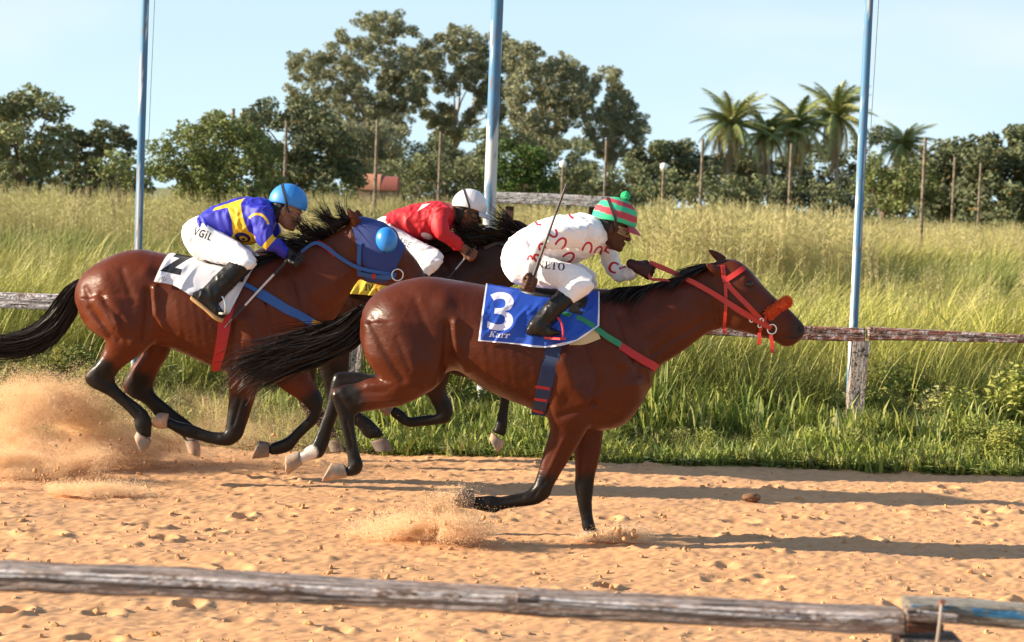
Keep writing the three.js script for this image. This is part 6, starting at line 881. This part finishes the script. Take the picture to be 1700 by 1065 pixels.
{ const h = horse2, g = thing('bridle', 'plain dark bridle and reins on the farthest horse', 'bridle', W(930, 470, Z2), 'bridles');
  const m = ([x, y]) => T2(x, y); part(g, 'browband', both(h, [[1236, 444], [1220, 455], [1201, 467]].map(m), 0.026, 0.006), std(0.6, 0.56, 0.5, 0.7)); part(g, 'cheekpiece', both(h, [[1206, 470], [1236, 502], [1279, 544]].map(m), 0.024, 0.006), blackLeather);
  reinTo(h, [[...m([1276, 543]), .08], [...m([1200, 500]), .1], [830, 404, .06], [804, 412, -.02]], 0.022, blackLeather, g);
}
function whip(label, a, b, z0, z1, mats, r0 = 0.009) {
  const g = thing('riding_whip', label, 'whip', a), seg = (t0, t1, m, n, ra, rb) => part(g, n, tube([0, 0.5, 1].map(t => a.clone().lerp(b, lerp(t0, t1, t)).add(V3(0, 0.008 * Math.sin(lerp(t0, t1, t) * 3), 0))), [ra, (ra + rb) / 2, rb], 8, 3), m);
  seg(0, 0.3, mats[0], 'handle', r0 * 1.05, r0); seg(0.3, 0.72, mats[1], 'shaft', r0 * 0.75, r0 * 0.65); seg(0.72, 1, mats[2], 'flap', r0 * mats[3], r0 * 0.5);
}
const dk = std(0.03, 0.022, 0.02, 0.5), wt = std(0.62, 0.60, 0.56, 0.5);
whip('dark riding whip held upright by the leading jockey', W(877, 484, Z3 + .325), W(941, 304, Z3 + .36), 0, 0, [dk, std(0.07, 0.055, 0.05, 0.5), dk, 0.75], 0.010);
whip('white shafted riding whip slanting down from the blue jockey hand', W(489, 420, Z1 + .14), W(374, 544, Z1 + .345), 0, 0, [dk, wt, dk, 1.0], 0.010);
whip('thin grey riding whip in the red jockey hand', W(790, 409, Z2 + .09), W(742, 465, Z2 + .27), 0, 0, [dk, std(0.35, 0.34, 0.33, 0.5), dk, 0.8], 0.008);

// ---------------------------------------------------------------- thrown-up sand: clouds of loose grains
{
  const grain = new THREE.TetrahedronGeometry(1, 0), gm = phy(0.96, 0.80, 0.59, 1, { transmission: 0.5, thickness: 0, specularIntensity: 0 });
  const dust = (label, seed, blobs) => {
    const r = rng(seed), P = [], M = new THREE.Matrix4(), Q = new THREE.Quaternion(), c = new THREE.Color();
    for (const b of blobs) {
      b.n = Math.round(b.n * 1.85); const sc = F / -b.z, o = W(b.x, b.y, b.z), rx = b.rx * 1.15 / sc, ry = b.ry * 1.15 / sc, rz = b.rz ?? Math.max(rx, ry) * 0.6, rot = b.rot || 0, C = Math.cos(rot), S = Math.sin(rot); let n = 0, guard = 0;
      const ga = () => Math.sqrt(-2 * Math.log(r() + 1e-9)) * Math.cos(6.283 * r()) * 0.5;
      while (n < b.n && guard++ < b.n * 30) { // dense heart, ragged thinning rim, torn into wisps
        const X = ga() * rx, Y = ga() * ry, x = o.x + X * C - Y * S, y = o.y + X * S + Y * C, z = o.z + ga() * rz; if (y < -0.005) continue;
        const wx = fbm(x * 3 + seed, y * 3, z * 3, 2), q = fbm(x * 3.2 + wx * 2.4, y * 5 - wx * 2.4, z * 4 + seed, 4), wisp = 1 - Math.abs(2 * fbm(x * 5 - y * 3 + wx * 3, y * 8 + wx * 2, z * 5, 3) - 1);
        if (r() > sstep((b.th ?? 0.42) + 0.0, (b.th ?? 0.42) + 0.17, q) * (0.4 + 0.75 * wisp * wisp)) continue;
        P.push([x, y, z, (b.s ?? 0.0020) * (0.65 + 0.6 * r())]); n++;
      }
    }
    const im = new THREE.InstancedMesh(grain, gm, P.length);
    P.forEach(([x, y, z, s], i) => { Q.set(r() - 0.5, r() - 0.5, r() - 0.5, r() - 0.5).normalize(); M.compose(V3(x, y, z), Q, V3(s, s, s)); im.setMatrixAt(i, M); const k = 0.85 + 0.3 * r(); im.setColorAt(i, c.setRGB(k, k, k)); });
    im.name = numbered('sand_spray'); im.userData = { kind: 'stuff', label }; scene.add(im); return im;
  };
  { // small lumps flung up with the dust
    const L = new THREE.IcosahedronGeometry(1, 1), r = rng(91), N = 420, im = new THREE.InstancedMesh(L, std(0.50, 0.27, 0.125, 0.95), N), M = new THREE.Matrix4(), Q = new THREE.Quaternion();
    const src = [[60, 720, 130, 70, -14.2], [260, 740, 90, 34, -14.2], [700, 862, 90, 30, -11.7], [1020, 888, 40, 12, -11.9], [430, 740, 90, 30, -14.7], [110, 800, 70, 30, -13.4]];
    for (let i = 0; i < N; i++) { const [x, y, a, b, z] = src[i % src.length], p = W(x + (r() + r() - 1) * a * 1.3, y + (r() + r() - 1) * b * 1.2, z + (r() - 0.5) * 0.5), s = 0.003 + 0.010 * Math.pow(r(), 3); p.y = Math.max(p.y, 0.01); Q.setFromEuler(new THREE.Euler(r() * 6, r() * 6, r() * 6)); M.compose(p, Q, V3(s * (0.7 + 0.8 * r()), s, s * (0.7 + 0.6 * r()))); im.setMatrixAt(i, M); }
    im.name = 'flying_clods'; im.userData = { kind: 'stuff', label: 'small clods of sand flung up by the hooves' }; scene.add(im);
  }
  dust('tall billow of orange dust thrown up at the left edge', 11, [
    { x: 85, y: 700, rx: 120, ry: 62, z: -14.4, n: 62000, th: 0.40 }, { x: 60, y: 690, rx: 80, ry: 48, z: -14.2, n: 36000, rot: 0.3 }, { x: 10, y: 760, rx: 85, ry: 75, z: -14.0, n: 44000, th: 0.38 },
    { x: 170, y: 745, rx: 110, ry: 45, z: -14.4, n: 24000, th: 0.36 }, { x: 40, y: 660, rx: 60, ry: 24, z: -14.4, n: 9000, s: 0.0014 }, { x: 10, y: 810, rx: 75, ry: 60, z: -13.6, n: 36000, th: 0.36 }, { x: 120, y: 660, rx: 70, ry: 22, z: -14.4, n: 15000, rot: -0.35, th: 0.36 } ]);
  dust('low ridges of kicked sand at the left edge', 12, [{ x: 118, y: 785, rx: 52, ry: 24, z: -13.6, n: 20000, rot: 0.45, th: 0.36 }, { x: 105, y: 838, rx: 82, ry: 20, z: -12.9, n: 20000, rot: 0.15, th: 0.38 }, { x: 25, y: 838, rx: 50, ry: 24, z: -13, n: 12000, th: 0.4 }]);
  dust('sand spray under the hind hooves of the left horse', 13, [{ x: 262, y: 742, rx: 60, ry: 26, z: -14.3, n: 22000, rot: -0.05, th: 0.36 }, { x: 330, y: 735, rx: 120, ry: 36, z: -14.6, n: 17000, th: 0.36, s: 0.0014 }]);
  dust('thin dust haze between the left horse front legs', 14, [{ x: 430, y: 720, rx: 110, ry: 55, z: -14.9, n: 19000, th: 0.34, s: 0.0014 }, { x: 360, y: 680, rx: 60, ry: 40, z: -14.8, n: 5000, s: 0.0014 }, { x: 470, y: 765, rx: 130, ry: 16, z: -14.6, n: 9000, th: 0.34, s: 0.0014 }]);
  dust('plume of sand behind the folded front hoof of the leading horse', 15, [{ x: 705, y: 872, rx: 88, ry: 22, z: -11.75, n: 30000, rot: 0.12, th: 0.36 }, { x: 748, y: 874, rx: 56, ry: 17, z: -11.6, n: 20000, rot: -0.05, th: 0.34 }, { x: 728, y: 842, rx: 46, ry: 22, z: -11.72, n: 9000, rot: 0.5, th: 0.38 }]);
  dust('small puff of sand ahead of the planted hoof of the leading horse', 16, [{ x: 1030, y: 890, rx: 42, ry: 13, z: -11.9, n: 8000, rot: 0.12, th: 0.36 }, { x: 985, y: 896, rx: 26, ry: 8, z: -11.9, n: 3500, th: 0.3 }]);
}
scene.traverse(o => { if (o.isMesh) shade(o); });
renderer.render(scene, camera);
